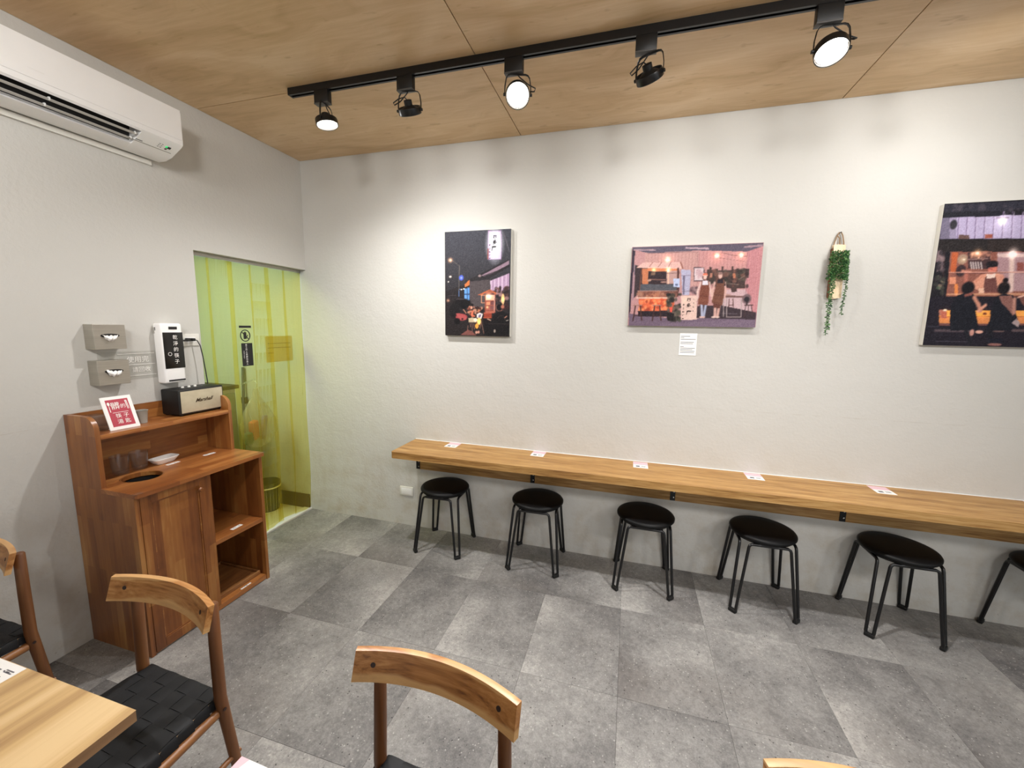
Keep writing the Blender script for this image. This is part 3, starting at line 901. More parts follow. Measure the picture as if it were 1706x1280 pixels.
# ------------------------------------------------------------------ return cabinet
def build_cabinet():
    Y0, Y1 = -1.605, -0.915
    t = thing('return_cabinet', 'reddish brown wooden tray return cabinet with a round hole, against the wall by the doorway', 'cabinet', (0.004, 0, 0))
    ZT, ZC = 1.197, 0.85
    def side_poly():
        p = [(0, 0), (0.424, 0), (0.424, ZC - 0.022), (0.209, ZC - 0.022)]
        for k in range(7):
            a = k / 6 * PI / 2
            p.append((0.145 + 0.064 * math.cos(a), 1.133 + 0.064 * math.sin(a)))
        p.append((0, ZT))
        return p
    f = lambda u, v, s: Vector((u, s, v))
    MB().prism(side_poly(), f, Y0, Y0 + 0.020).build('side_panel', CAB_Z, t, 25)
    MB().prism(side_poly(), f, Y1 - 0.020, Y1).build('side_panel', CAB_Z, t, 25)
    MB().span(0.0, 0.012, Y0 + 0.0205, Y1 - 0.0205, 0.03, ZT - 0.001).build('back_panel', CAB_IN, t, 0)
    MB().span(0.0125, 0.209, Y0 + 0.0203, Y1 - 0.0203, 1.085, 1.108, 0.002).build('top_shelf', CAB_Y, t, 0)
    MB().span(0.0125, 0.420, Y0 + 0.0203, Y1 - 0.0203, 0.004, 0.034, 0.002).build('bottom_panel', CAB_Y, t, 0)
    MB().span(0.0125, 0.424, -1.262, -1.243, 0.0345, ZC - 0.0225, 0.001).build('divider', CAB_Z, t, 0)
    MB().span(0.0125, 0.422, -1.2425, Y1 - 0.0203, 0.398, 0.424, 0.002).build('middle_shelf', CAB_Y, t, 0)
    # counter with the drop hole
    bm = bmesh.new()
    lo, hi = ZC - 0.0215, ZC
    outer = [(0.0125, Y0 + 0.0203), (0.210, Y0 + 0.0203), (0.210, Y0 - 0.004), (0.440, Y0 - 0.004), (0.447, Y0 + 0.003), (0.447, Y1 - 0.003), (0.440, Y1 + 0.004), (0.210, Y1 + 0.004), (0.210, Y1 - 0.0203), (0.0125, Y1 - 0.0203)]
    HC, HR = (0.208, -1.432), 0.082
    ov = [bm.verts.new((x, y, hi)) for x, y in outer]
    hv = [bm.verts.new((HC[0] + HR * math.cos(2 * PI * k / 40), HC[1] + HR * math.sin(2 * PI * k / 40), hi)) for k in range(40)]
    es = [bm.edges.new((l[i], l[(i + 1) % len(l)])) for l in (ov, hv) for i in range(len(l))]
    r = bmesh.ops.triangle_fill(bm, edges=es, use_beauty=True)
    fs = [g for g in r['geom'] if isinstance(g, bmesh.types.BMFace)]
    ex = bmesh.ops.extrude_face_region(bm, geom=fs)
    for v in ex['geom']:
        if isinstance(v, bmesh.types.BMVert):
            v.co.z = lo
    b = MB(); b.bm.free(); b.bm = bm
    top = b.build('counter_top', CAB_Y, t, 20)
    MB().lathe([(HR - 0.0005, -0.021), (HR - 0.0005, 0.0), (HR + 0.004, 0.0015), (HR + 0.006, 0.0005)], 40, Matrix.Translation((HC[0], HC[1], ZC)), False).build('hole_rim', CAB_Z, top)
    for y in (Y0 + 0.010, Y1 - 0.010):
        MB().box((0.4375, y, ZC + 0.0004), (0.026, 0.034, 0.006), bev=0.0025).build('corner_guard', CLEAR, top)
    MB().lathe([(0.078, 0.825), (0.072, 0.45), (0.001, 0.45)], 32, Matrix.Translation((HC[0], HC[1], 0)), False).build('bin_liner', DARK_HOLE, t)
    # door: frame and sunk panel
    dY0, dY1, dZ0, dZ1 = Y0 + 0.0215, -1.2635, 0.012, ZC - 0.0235
    w = 0.045
    b = MB()
    b.span(0.4045, 0.427, dY0, dY0 + w, dZ0, dZ1, 0.002)
    b.span(0.4045, 0.427, dY1 - w, dY1, dZ0, dZ1, 0.002)
    b.span(0.4045, 0.427, dY0 + w, dY1 - w, dZ1 - w, dZ1, 0.002)
    b.span(0.4045, 0.427, dY0 + w, dY1 - w, dZ0, dZ0 + w, 0.002)
    door = b.build('door', CAB_Z, t, 0)
    MB().span(0.406, 0.4185, dY0 + w - 0.002, dY1 - w + 0.002, dZ0 + w - 0.002, dZ1 - w + 0.002).build('door_panel', CAB_Z, door, 0)
    b = MB()
    for (a0, a1, b0, b1) in ((dY0 + w, dY0 + w + 0.007, dZ0 + w, dZ1 - w), (dY1 - w - 0.007, dY1 - w, dZ0 + w, dZ1 - w)):
        b.span(0.4187, 0.4225, a0, a1, b0, b1, 0.001)
    for (b0, b1) in ((dZ0 + w, dZ0 + w + 0.007), (dZ1 - w - 0.007, dZ1 - w)):
        b.span(0.4187, 0.4225, dY0 + w + 0.0075, dY1 - w - 0.0075, b0, b1, 0.001)
    b.build('door_bead', CAB_IN, door, 0)
    MB().lathe([(0.006, 0.0), (0.006, 0.008), (0.011, 0.012), (0.012, 0.017), (0.008, 0.022)], 20, Matrix.Translation((0.4272, -1.312, 0.762)) @ Matrix.Rotation(PI / 2, 4, 'Y')).build('knob', CAB_Z, door)
    # paper labels stuck on the wood
    def label(c, rz, w, d, parent, txt):
        o = MB().box((0, 0, 0), (d, w, 0.0008)).build('paper_label', PAPER, parent, 0, c)
        o.rotation_euler = (0, 0, rz)
        text(txt, 0.011, INK, o, frame((0, 0, 0.0006), (0, 1, 0), (-1, 0, 0)))
    label((0.1415, -1.2377, ZC + 0.0006), 0.05, 0.068, 0.022, top, '湯匙・筷子')
    label((0.1680, -1.0474, ZC + 0.0006), 0.0, 0.068, 0.022, top, '湯碗・盤子')
    label((0.3807, -1.0808, 0.4246), 0.05, 0.068, 0.024, t, '杯子・碗')
    label((0.405, -1.070, 0.0346), 0.02, 0.068, 0.012, t, '托盤')
build_cabinet()

tr_ = thing('serving_tray', 'brown wooden serving tray lying in the bottom compartment of the cabinet', 'tray', (0.215, -1.085, 0.0345))
MB().box((0, 0, 0.005), (0.34, 0.285, 0.010), bev=0.002).build('tray_base', TRAY_W, tr_, 0)
for (c, s) in (((0.164, 0, 0.015), (0.010, 0.285, 0.020)), ((-0.164, 0, 0.015), (0.010, 0.285, 0.020)), ((0, 0.137, 0.015), (0.317, 0.010, 0.020)), ((0, -0.137, 0.015), (0.317, 0.010, 0.020))):
    MB().box(c, s, bev=0.002).build('tray_rim', TRAY_W, tr_, 0)

# things on the cabinet counter
gl = thing('glass_tumbler', 'clear empty glass tumbler on the cabinet beside the white dish', 'glass', (0.066, -1.352, 0.8502))
MB().lathe([(0.001, 0.0), (0.030, 0.0), (0.033, 0.004), (0.041, 0.098), (0.0395, 0.098), (0.031, 0.010), (0.001, 0.009)], 32, None, False).build('tumbler_wall', GLASS, gl, 50)
g2 = thing('glass_tumbler', 'clear glass tumbler on the cabinet in the corner by its side panel', 'glass', (0.066, -1.440, 0.8502))
MB().lathe([(0.001, 0.0), (0.030, 0.0), (0.033, 0.004), (0.041, 0.098), (0.0395, 0.098), (0.031, 0.010), (0.001, 0.009)], 32, None, False).build('tumbler_wall', GLASS, g2, 50)
def build_dish():
    t = thing('sauce_dish', 'small white rectangular porcelain dish on the cabinet counter', 'dish', (0.085, -1.243, 0.8502), 0.06)
    bm = bmesh.new()
    rings = []
    for (hx, hy, z) in ((0.020, 0.040, 0.0), (0.024, 0.046, 0.003), (0.040, 0.068, 0.031), (0.038, 0.066, 0.033), (0.024, 0.044, 0.009), (0.010, 0.02, 0.007)):
        ring = []
        for k in range(28):
            a = 2 * PI * k / 28
            c, s = math.cos(a), math.sin(a)
            p = 0.38
            ring.append(bm.verts.new((hx * math.copysign(abs(c) ** p, c), hy * math.copysign(abs(s) ** p, s), z)))
        rings.append(ring)
    for A, B in zip(rings, rings[1:]):
        for k in range(28):
            bm.faces.new((A[k], A[(k + 1) % 28], B[(k + 1) % 28], B[k]))
    bm.faces.new(list(reversed(rings[0]))); bm.faces.new(rings[-1])
    b = MB(); b.bm.free(); b.bm = bm
    b.build('dish_bowl', WHITE_PLASTIC, t, 50)
build_dish()

# leaning sign for used chopsticks and spoons
def build_sign():
    t = thing('tabletop_sign', 'red and white leaning sign about dirty chopsticks and spoons on top of the cabinet', 'sign', (0.166, -1.452, 1.1085), -0.03)
    a = math.radians(20)
    right, up = Vector((0, 1, 0)), Vector((-math.sin(a), 0, math.cos(a)))
    n = right.cross(up)
    w, h = 0.127, 0.172
    def pt(u, v, d=0):
        return right * u + up * v + n * d
    def slab(u0, u1, v0, v1, d0, d1, mat, name):
        MB()._new if False else None
        b = MB()
        vs = [pt(u, v, d) for d in (d0, d1) for (u, v) in ((u0, v0), (u1, v0), (u1, v1), (u0, v1))]
        b._new(vs, [(0, 3, 2, 1), (4, 5, 6, 7), (0, 1, 5, 4), (1, 2, 6, 5), (2, 3, 7, 6), (3, 0, 4, 7)])
        return b.build(name, mat, t, 0)
    slab(-w / 2, w / 2, 0, h, -0.004, 0, PAPER, 'sign_board')
    slab(-0.047, 0.047, 0.016, 0.156, 0, 0.0006, RED_PRINT, 'red_field')
    b = MB()
    for u in (0.036, 0.041):
        vs = [pt(u - 0.0011, 0.100, 0.0010), pt(u + 0.0011, 0.100, 0.0010), pt(u + 0.0018 - 0.003, 0.147, 0.0010), pt(u - 0.0018 - 0.003, 0.147, 0.0010)]
        b._new(vs, [(0, 1, 2, 3)])
    b.build('chopstick_print', WHITE_INK, t, 0)
    b = MB()
    vs = [pt(-0.038 + 0.0055 * math.cos(q), 0.135 + 0.009 * math.sin(q), 0.0010) for q in (2 * PI * k / 20 for k in range(20))]
    b._new(vs, [tuple(range(20))])
    b._new([pt(-0.0392, 0.128, 0.0010), pt(-0.0372, 0.128, 0.0010), pt(-0.0365, 0.092, 0.0010), pt(-0.0400, 0.092, 0.0010)], [(3, 2, 1, 0)])
    b.build('spoon_print', WHITE_INK, t, 0)
    b = MB()
    b._new([pt(-0.032, 0.0865, 0.0010), pt(0.034, 0.0865, 0.0010), pt(0.034, 0.0885, 0.0010), pt(-0.032, 0.0885, 0.0010)], [(0, 1, 2, 3)])
    b.build('printed_rule', WHITE_INK, t, 0)
    text('髒', 0.040, WHITE_INK, t, frame(pt(-0.013, 0.120, 0.0012), right, up))
    text('的', 0.024, WHITE_INK, t, frame(pt(0.019, 0.117, 0.0012), right, up))
    text('筷 子', 0.025, WHITE_INK, t, frame(pt(0.004, 0.068, 0.0012), right, up))
    text('湯 匙', 0.025, WHITE_INK, t, frame(pt(0.004, 0.038, 0.0012), right, up))
    # folded foot behind
    MB().prism([(0, 0), (-0.042, 0.0), (-0.040, 0.003), (-0.012, 0.004)], lambda u, v, s: Vector((u, s, v)), -0.05, 0.055).build('fold_out_foot', PAPER, t, 0)
build_sign()

bx = thing('clear_box', 'clear plastic box behind the red sign on the cabinet', 'box', (0.072, -1.532, 1.1085))
b = MB()
for (c, s) in (((0, 0, 0.001), (0.10, 0.095, 0.002)), ((0.049, 0, 0.036), (0.002, 0.095, 0.068)), ((-0.049, 0, 0.036), (0.002, 0.095, 0.068)), ((0, 0.0465, 0.036), (0.096, 0.002, 0.068)), ((0, -0.0465, 0.036), (0.096, 0.002, 0.068))):
    b.box(c, s)
b.build('box_wall', CLEAR, bx, 0)
MB().box((0, 0, 0.072), (0.104, 0.10, 0.004), bev=0.001).build('lid', CLEAR, bx, 0)
cp = thing('grey_cup', 'small grey cup with dark contents beside the red sign', 'cup', (0.105, -1.345, 1.1085))
MB().lathe([(0.001, 0.0), (0.025, 0.0), (0.031, 0.066), (0.033, 0.068), (0.029, 0.067), (0.027, 0.05)], 28, None, False).build('cup_wall', GREY_PLASTIC, cp, 50)
MB().lathe([(0.0268, 0.050), (0.0272, 0.056)], 24).build('contents', plain('coffee_brown', '#3a2114', 0.6), cp)

# speaker
def build_speaker():
    t = thing('bluetooth_speaker', 'black box speaker with a pale cloth front on top of the cabinet', 'speaker', (0.083, -1.046, 1.1085))
    MB().box((0, 0, 0.080), (0.142, 0.268, 0.148), bev=0.008, seg=3).build('body', LEATHERETTE, t)
    for sx in (-1, 1):
        for sy in (-1, 1):
            MB().lathe([(0.008, 0), (0.009, 0.006)], 12, Matrix.Translation((sx * 0.055, sy * 0.115, 0))).build('foot', RUBBER, t)
    a = Nodes('pale_speaker_cloth')
    v = a.coords()
    n = a.noise(v, 22, 4)
    wv = a.noise(v, 700, 1)
    a.bs(Base_Color=a.mix(n, lin('#a89d83'), lin('#c9bfa5')), Roughness=0.9)
    a.bump(wv, 0.5, 0.001)
    gr = MB().box((0.0712, 0.001, 0.080), (0.003, 0.249, 0.126), bev=0.001).build('front_cloth', a.m, t)
    text('Marshall', 0.030, plain('bronze_script', '#4a3a26', 0.35, 0.4), gr, frame((0.0732, 0.006, 0.082), (0, 1, 0.02), (0, -0.02, 1)), 'logo', 0.55, 0.015, depth=0.0008)
    for y in (-0.055, -0.018, 0.018):
        MB().lathe([(0.0075, 0), (0.0075, 0.006), (0.006, 0.009)], 18, Matrix.Translation((-0.005, y, 0.154))).build('control_knob', SOFT_WHITE, t)
    MB().lathe([(0.004, 0), (0.004, 0.008)], 12, Matrix.Translation((-0.005, 0.070, 0.154))).build('switch', CHROME, t)
    MB().box((-0.005, 0.0, 0.1542), (0.032, 0.19, 0.001)).build('control_plate', plain('brushed_black_plate', '#2b2a29', 0.35, 0.5), t, 0)
build_speaker()

# ------------------------------------------------------------------ things on the left wall
def build_tissue(z0, label, tip):
    t = thing('tissue_box', label, 'tissue box', (0.0, -1.419, z0))
    D, W, Ht = 0.070, 0.136, 0.125
    b = MB()
    b.span(0.0005, D, -W / 2, W / 2, 0, Ht, 0.0015)
    b.build('steel_case', STEEL, t, 20)
    out = [(0.040 * math.cos(q), 0.011 * math.sin(q) * (1.25 if math.sin(q) < 0 else 0.8)) for q in (2 * PI * k / 28 for k in range(28))]
    MB().prism(out, lambda u, v, s: Vector((s, u, v + 0.070)), D, D + 0.0008).build('slot', INK, t, 0)
    # crumpled tissue drawn out of the slot
    bm = bmesh.new()
    N, K = 18, 7
    grid = []
    for i in range(N + 1):
        row = []
        q = -1 + 2 * i / N
        for k in range(K + 1):
            s = k / K
            sag = (1 - q * q) ** 0.6
            x = D - 0.004 + 0.022 * math.sin(s * PI * 0.9) * (0.35 + 0.65 * sag) + 0.003 * math.sin(9 * q + 5 * s)
            z = 0.072 - (0.024 * sag * s * 1.35 if tip == 0 else 0.030 * s * (0.5 + 0.5 * sag)) + 0.002 * math.sin(14 * q + 3 * s)
            u = q * (0.034 - 0.004 * s) + 0.002 * math.sin(8 * s)
            if tip and q < -0.3:
                z += 0.012 * (1 - s) * (-q - 0.3)
                x += 0.004
            row.append(bm.verts.new((x, u, z)))
        grid.append(row)
    for i in range(N):
        for k in range(K):
            bm.faces.new((grid[i][k], grid[i + 1][k], grid[i + 1][k + 1], grid[i][k + 1]))
    b = MB(); b.bm.free(); b.bm = bm
    b.build('tissue', PAPER, t, 70)
build_tissue(1.507, 'brushed steel tissue box on the wall, the upper of the two', 0)
build_tissue(1.325, 'brushed steel tissue box on the wall, the lower one, tissue pulled out', 1)

def build_dispenser():
    t = thing('chopstick_dispenser', 'white wall dispenser with a black panel for clean chopsticks', 'dispenser', (0.0, -1.122, 1.296))
    W, D, Ht = 0.116, 0.066, 0.346
    MB().box((D / 2 + 0.0005, 0, Ht / 2), (D, W, Ht), bev=0.012, seg=4).build('housing', WHITE_PLASTIC, t)
    pn = MB().box((D + 0.0008, 0.003, 0.190), (0.003, 0.108, 0.208), bev=0.001).build('front_panel', plain('smoked_panel', '#141210', 0.25), t)
    MB().box((D + 0.0012, 0.006, 0.319), (0.002, 0.046, 0.016), bev=0.0009).build('sensor_window', INK, t)
    MB().box((D + 0.0004, 0.006, 0.016), (0.004, 0.092, 0.009), bev=0.0015).build('outlet_slot', INK, t)
    R, U = (0, 1, 0), (0, 0, 1)
    text('乾\n淨\n的\n筷\n子', 0.0275, WHITE_INK, pn, frame((D + 0.0026, 0.013, 0.194), R, U), line=1.28)
    b = MB()
    b.tube([(D + 0.0026, -0.022 + 0.0095 * math.cos(q), 0.170 + 0.0095 * math.sin(q)) for q in (2 * PI * k / 20 for k in range(20))], 0.0011, 6, closed=True)
    b.build('printed_ring', WHITE_INK, pn)
    MB().box((0.022, -W / 2 - 0.0003, 0.314), (0.005, 0.0015, 0.018), bev=0.0005).build('side_vent', INK, t)
    MB().box((0.010, -W / 2 - 0.0003, 0.305), (0.014, 0.001, 0.035)).build('side_sticker', GREY_PLASTIC, t, 0)
build_dispenser()

def build_wall_sign():
    t = thing('acrylic_wall_sign', 'clear acrylic sign with faint white characters between tissue boxes and dispenser', 'sign', (0.0, -1.31, 1.41))
    MB().box((0.002, 0, 0), (0.003, 0.27, 0.155), bev=0.0005).build('acrylic_plate', CLEAR, t, 0)
    R, U = (0, 1, 0), (0, 0, 1)
    text('使用完', 0.036, WHITE_INK, t, frame((0.0040, 0.042, 0.030), R, U))
    text('請回收', 0.030, WHITE_INK, t, frame((0.0040, 0.055, -0.026), R, U))
    b = MB()
    for z in (0.064, 0.004, -0.056):
        b.span(0.0036, 0.0042, -0.05, 0.125, z - 0.0012, z + 0.0012)
    b.build('printed_rule', WHITE_INK, t, 0)
build_wall_sign()

so = thing('wall_socket', 'cream wall socket beside the chopstick dispenser', 'socket', (0.0, -0.982, 1.542))
MB().box((0.004, 0, 0), (0.008, 0.118, 0.074), bev=0.003).build('cover_plate', SOFT_WHITE, so)
MB().box((0.0085, 0.0, 0), (0.002, 0.066, 0.034), bev=0.0008).build('socket_insert', WHITE_PLASTIC, so)
pc = thing('power_cord', 'black power cord from the wall socket down to the speaker', 'cord', (0, 0, 0))
MB().box((0.022, -0.976, 1.544), (0.024, 0.022, 0.018), bev=0.004).build('plug', BLACK_PLASTIC, pc)
MB().tube([(0.028, -0.968, 1.543), (0.040, -0.962, 1.538), (0.052, -0.955, 1.505), (0.056, -0.948, 1.44), (0.060, -0.944, 1.37), (0.068, -0.944, 1.31), (0.075, -0.946, 1.268)], 0.0032, 8).build('cable', BLACK_PLASTIC, pc, 80)
pl = thing('plug_adapter', 'black plug with a short lead running into the dispenser', 'plug', (0, 0, 0))
MB().box((0.022, -1.004, 1.544), (0.024, 0.022, 0.020), bev=0.004).build('plug_body', BLACK_PLASTIC, pl)
MB().tube([(0.034, -1.006, 1.544), (0.042, -1.020, 1.543), (0.046, -1.040, 1.541), (0.044, -1.062, 1.540)], 0.0052, 8).build('lead', BLACK_PLASTIC, pl, 80)

so2 = thing('blank_socket_plate', 'white blank wall plate low on the wall below the counter end', 'socket', (0.908, 0.0, 0.297))
MB().box((0, -0.005, 0), (0.122, 0.010, 0.076), bev=0.004).build('cover_plate', SOFT_WHITE, so2)
MB().box((0, -0.0104, 0), (0.092, 0.001, 0.052), bev=0.0004).build('centre_panel', WHITE_PLASTIC, so2)

# ------------------------------------------------------------------ air conditioner
def build_ac():
    YR_, YL = -1.079, -1.955
    t = thing('air_conditioner', 'white wall-mounted air conditioner above the cabinet below the ceiling', 'air conditioner', (0, 0, 0))
    f = lambda u, v, s: Vector((u, s, v))
    full = [(0.001, 2.545), (0.001, 2.785), (0.175, 2.785), (0.208, 2.780), (0.2235, 2.762), (0.2235, 2.625), (0.221, 2.600), (0.208, 2.588), (0.130, 2.545), (0.085, 2.532), (0.03, 2.532)]
    cut = [(0.001, 2.545), (0.001, 2.785), (0.175, 2.785), (0.208, 2.780), (0.2235, 2.762), (0.2235, 2.625), (0.221, 2.600), (0.212, 2.592), (0.196, 2.640), (0.130, 2.628), (0.118, 2.560), (0.128, 2.545), (0.085, 2.532), (0.03, 2.532)]
    MB().prism(full, f, YR_, -1.270).build('casing', WHITE_PLASTIC, t, 25)
    MB().prism(cut, f, -1.2702, -1.86).build('casing', WHITE_PLASTIC, t, 25)
    MB().prism(full, f, -1.8602, YL).build('casing', WHITE_PLASTIC, t, 25)
    MB().span(0.2237, 0.2262, YL + 0.004, YR_ - 0.004, 2.622, 2.774, 0.0008).build('front_panel', WHITE_PLASTIC, t, 0)
    b = MB()
    b.prism([(0.1185, 2.562), (0.1305, 2.627), (0.1955, 2.639), (0.2110, 2.594), (0.2095, 2.594), (0.1945, 2.6365), (0.1320, 2.6250), (0.1205, 2.562)], f, -1.2715, -1.8585)
    b.build('air_outlet', INK, t, 0)
    VM = plain('vane_grey', '#b9b6b0', 0.4)
    VA = math.atan2(2.592 - 2.545, 0.212 - 0.128)
    for (x, z) in ((0.186, 2.579), (0.152, 2.560)):
        v = MB().box((x, -1.565, z), (0.013, 0.575, 0.003), (0, -VA, 0), bev=0.001).build('louvre_vane', VM, t, 0)
        for y in (-1.285, -1.60):
            MB().box((x, y, z + 0.004), (0.012, 0.006, 0.012), bev=0.001).build('vane_pivot', WHITE_PLASTIC, v)
    # readout and marks on the slanted underside
    sl = Vector((0.130 - 0.208, 0, 2.545 - 2.588)).normalized()
    nrm = Vector((-sl.z, 0, sl.x))
    nrm = nrm if nrm.z < 0 else -nrm
    def on(s, y, w, d, mat, name):
        c = Vector((0.208, y, 2.588)) + sl * s + nrm * 0.0006
        R = Matrix((sl, Vector((0, 1, 0)), sl.cross(Vector((0, 1, 0))))).transposed()
        return MB().box(c, (d, w, 0.0012), R).build(name, mat, t, 0)
    on(0.030, -1.128, 0.022, 0.014, INK, 'display')
    on(0.028, -1.138, 0.010, 0.010, LED, 'indicator')
    on(0.044, -1.135, 0.010, 0.008, plain('brown_sensor', '#4b2f22', 0.4), 'sensor_eye')
    b = MB()
    for i in range(2):
        for j in range(3):
            c = Vector((0.208, -1.160 - 0.013 * i, 2.588)) + sl * (0.022 + 0.011 * j) + nrm * 0.0006
            b.box(c, (0.003, 0.007, 0.001), Matrix((sl, Vector((0, 1, 0)), sl.cross(Vector((0, 1, 0))))).transposed())
    o = b.build('printed_marks', GREY_INK, t, 0)
    on(0.050, -1.255, 0.030, 0.004, GREY_INK, 'printed_mark')
    on(0.060, -1.20, 0.20, 0.003, plain('casing_seam', '#97948d', 0.5), 'seam')
    MB().span(0.0005, 0.014, -1.105, -1.90, 2.508, 2.5315, 0.001).build('mounting_plate', SOFT_WHITE, t, 0)
    MB().span(0.2264, 0.2268, -1.675, -1.625, 2.655, 2.660).build('front_mark_glint', PAPER, t, 0)  # chrome mark; its bright reflection is put into the white colour
build_ac()

# ------------------------------------------------------------------ strip curtain in the doorway
def build_curtain():
    t = thing('strip_curtain', 'yellow transparent vinyl strip curtain hanging in the kitchen doorway', 'curtain', (-0.06, 0, 0))
    MB().span(-0.012, 0.008, -0.905, -0.004, 2.070, 2.0915, 0.002).build('hanging_rail', STEEL, t, 0)
    edges = [(-0.955, -0.770), (-0.794, -0.612), (-0.640, -0.458), (-0.484, -0.316), (-0.344, -0.158), (-0.186, -0.004)]
    bots = [0.03, 0.03, 0.022, 0.03, 0.035, 0.03]
    strips = []
    for i, (a, b_) in enumerate(edges):
        a = max(a, -0.902)
        NY, NZ = 14, 16
        bm = bmesh.new()
        grid = []
        for k in range(NZ + 1):
            z = bots[i] + (2.068 - bots[i]) * k / NZ
            drop = (2.068 - z) / 2.0
            row = []
            for j in range(NY + 1):
                u = j / NY
                y = a + (b_ - a) * u - 0.012 * drop * math.sin(i * 1.7) * (1 if 0 < i < 5 else 0)
                x = (0.004 if i % 2 else -0.006) + 0.010 * drop * math.sin(2 * PI * u + i * 2.1) + 0.012 * drop * math.sin(i * 1.3 + z * 2) + 0.006 * math.sin(7 * z + i) * drop
                row.append(bm.verts.new((x, y, z)))
            grid.append(row)
        for k in range(NZ):
            for j in range(NY):
                bm.faces.new((grid[k][j], grid[k][j + 1], grid[k + 1][j + 1], grid[k + 1][j]))
        bmesh.ops.solidify(bm, geom=bm.faces[:], thickness=0.002)
        bb = MB(); bb.bm.free(); bb.bm = bm
        strips.append(bb.build('vinyl_strip', PVC, t, 60))
    # stickers: bar, crossed-out hand, black field with the words
    R, U = Vector((0, 1, 0)), Vector((0, 0, 1))
    X = 0.022
    st = strips[2]
    y0, y1 = -0.608, -0.512
    MB().span(X, X + 0.0006, y0, y1, 1.616, 1.632).build('sticker_bar', INK, st, 0)
    cy, cz, cr = -0.563, 1.561, 0.040
    ring = MB()
    ring.tube([(X, cy + (cr - 0.003) * math.cos(q), cz + cr * math.sin(q)) for q in (2 * PI * k / 32 for k in range(32))], 0.0034, 6, closed=True)
    ring.box((X, cy, cz), (0.001, 0.006, 2 * cr - 0.004), (PI / 4, 0, 0))
    ring.build('prohibition_ring', INK, st)
    hand = MB()
    hand.span(X - 0.0003, X + 0.0004, cy - 0.014, cy + 0.009, cz - 0.024, cz + 0.006)
    for k, hgt in enumerate((0.021, 0.027, 0.029, 0.023)):
        hand.span(X - 0.0003, X + 0.0004, cy - 0.014 + 0.006 * k, cy - 0.0088 + 0.006 * k, cz + 0.004, cz + hgt)
    hand.box((X, cy + 0.015, cz - 0.004), (0.0007, 0.006, 0.022), (-0.5, 0, 0))
    hand.build('hand_symbol', INK, st, 0)
    bl = MB().span(X, X + 0.0006, y0 + 0.008, y1, 1.343, 1.507).build('sticker_field', INK, st, 0)
    text('非\n工\n作\n人\n員\n請\n勿\n進\n入', 0.0160, WHITE_INK, bl, frame((X + 0.0009, -0.562, 1.425), R, U), line=1.06)
    text('STAFF ONLY', 0.010, WHITE_INK, bl, frame((X + 0.0009, -0.583, 1.425), -U, R))
build_curtain()
pn = thing('paper_notice', 'pale grey printed notice seen through the yellow curtain near the wall', 'notice', (-0.098, -0.213, 1.449))
MB().box((0, 0, 0), (0.0012, 0.262, 0.205)).build('sheet', plain('grey_notice_paper', '#c2c8d6', 0.8), pn, 0)
b = MB()
for z, l in ((0.045, 0.22), (0.010, 0.22), (-0.030, 0.05)):
    b.span(0.0006, 0.0010, -0.11, -0.11 + l, z - 0.002, z + 0.002)
b.build('printed_lines', GREY_INK, pn, 0)

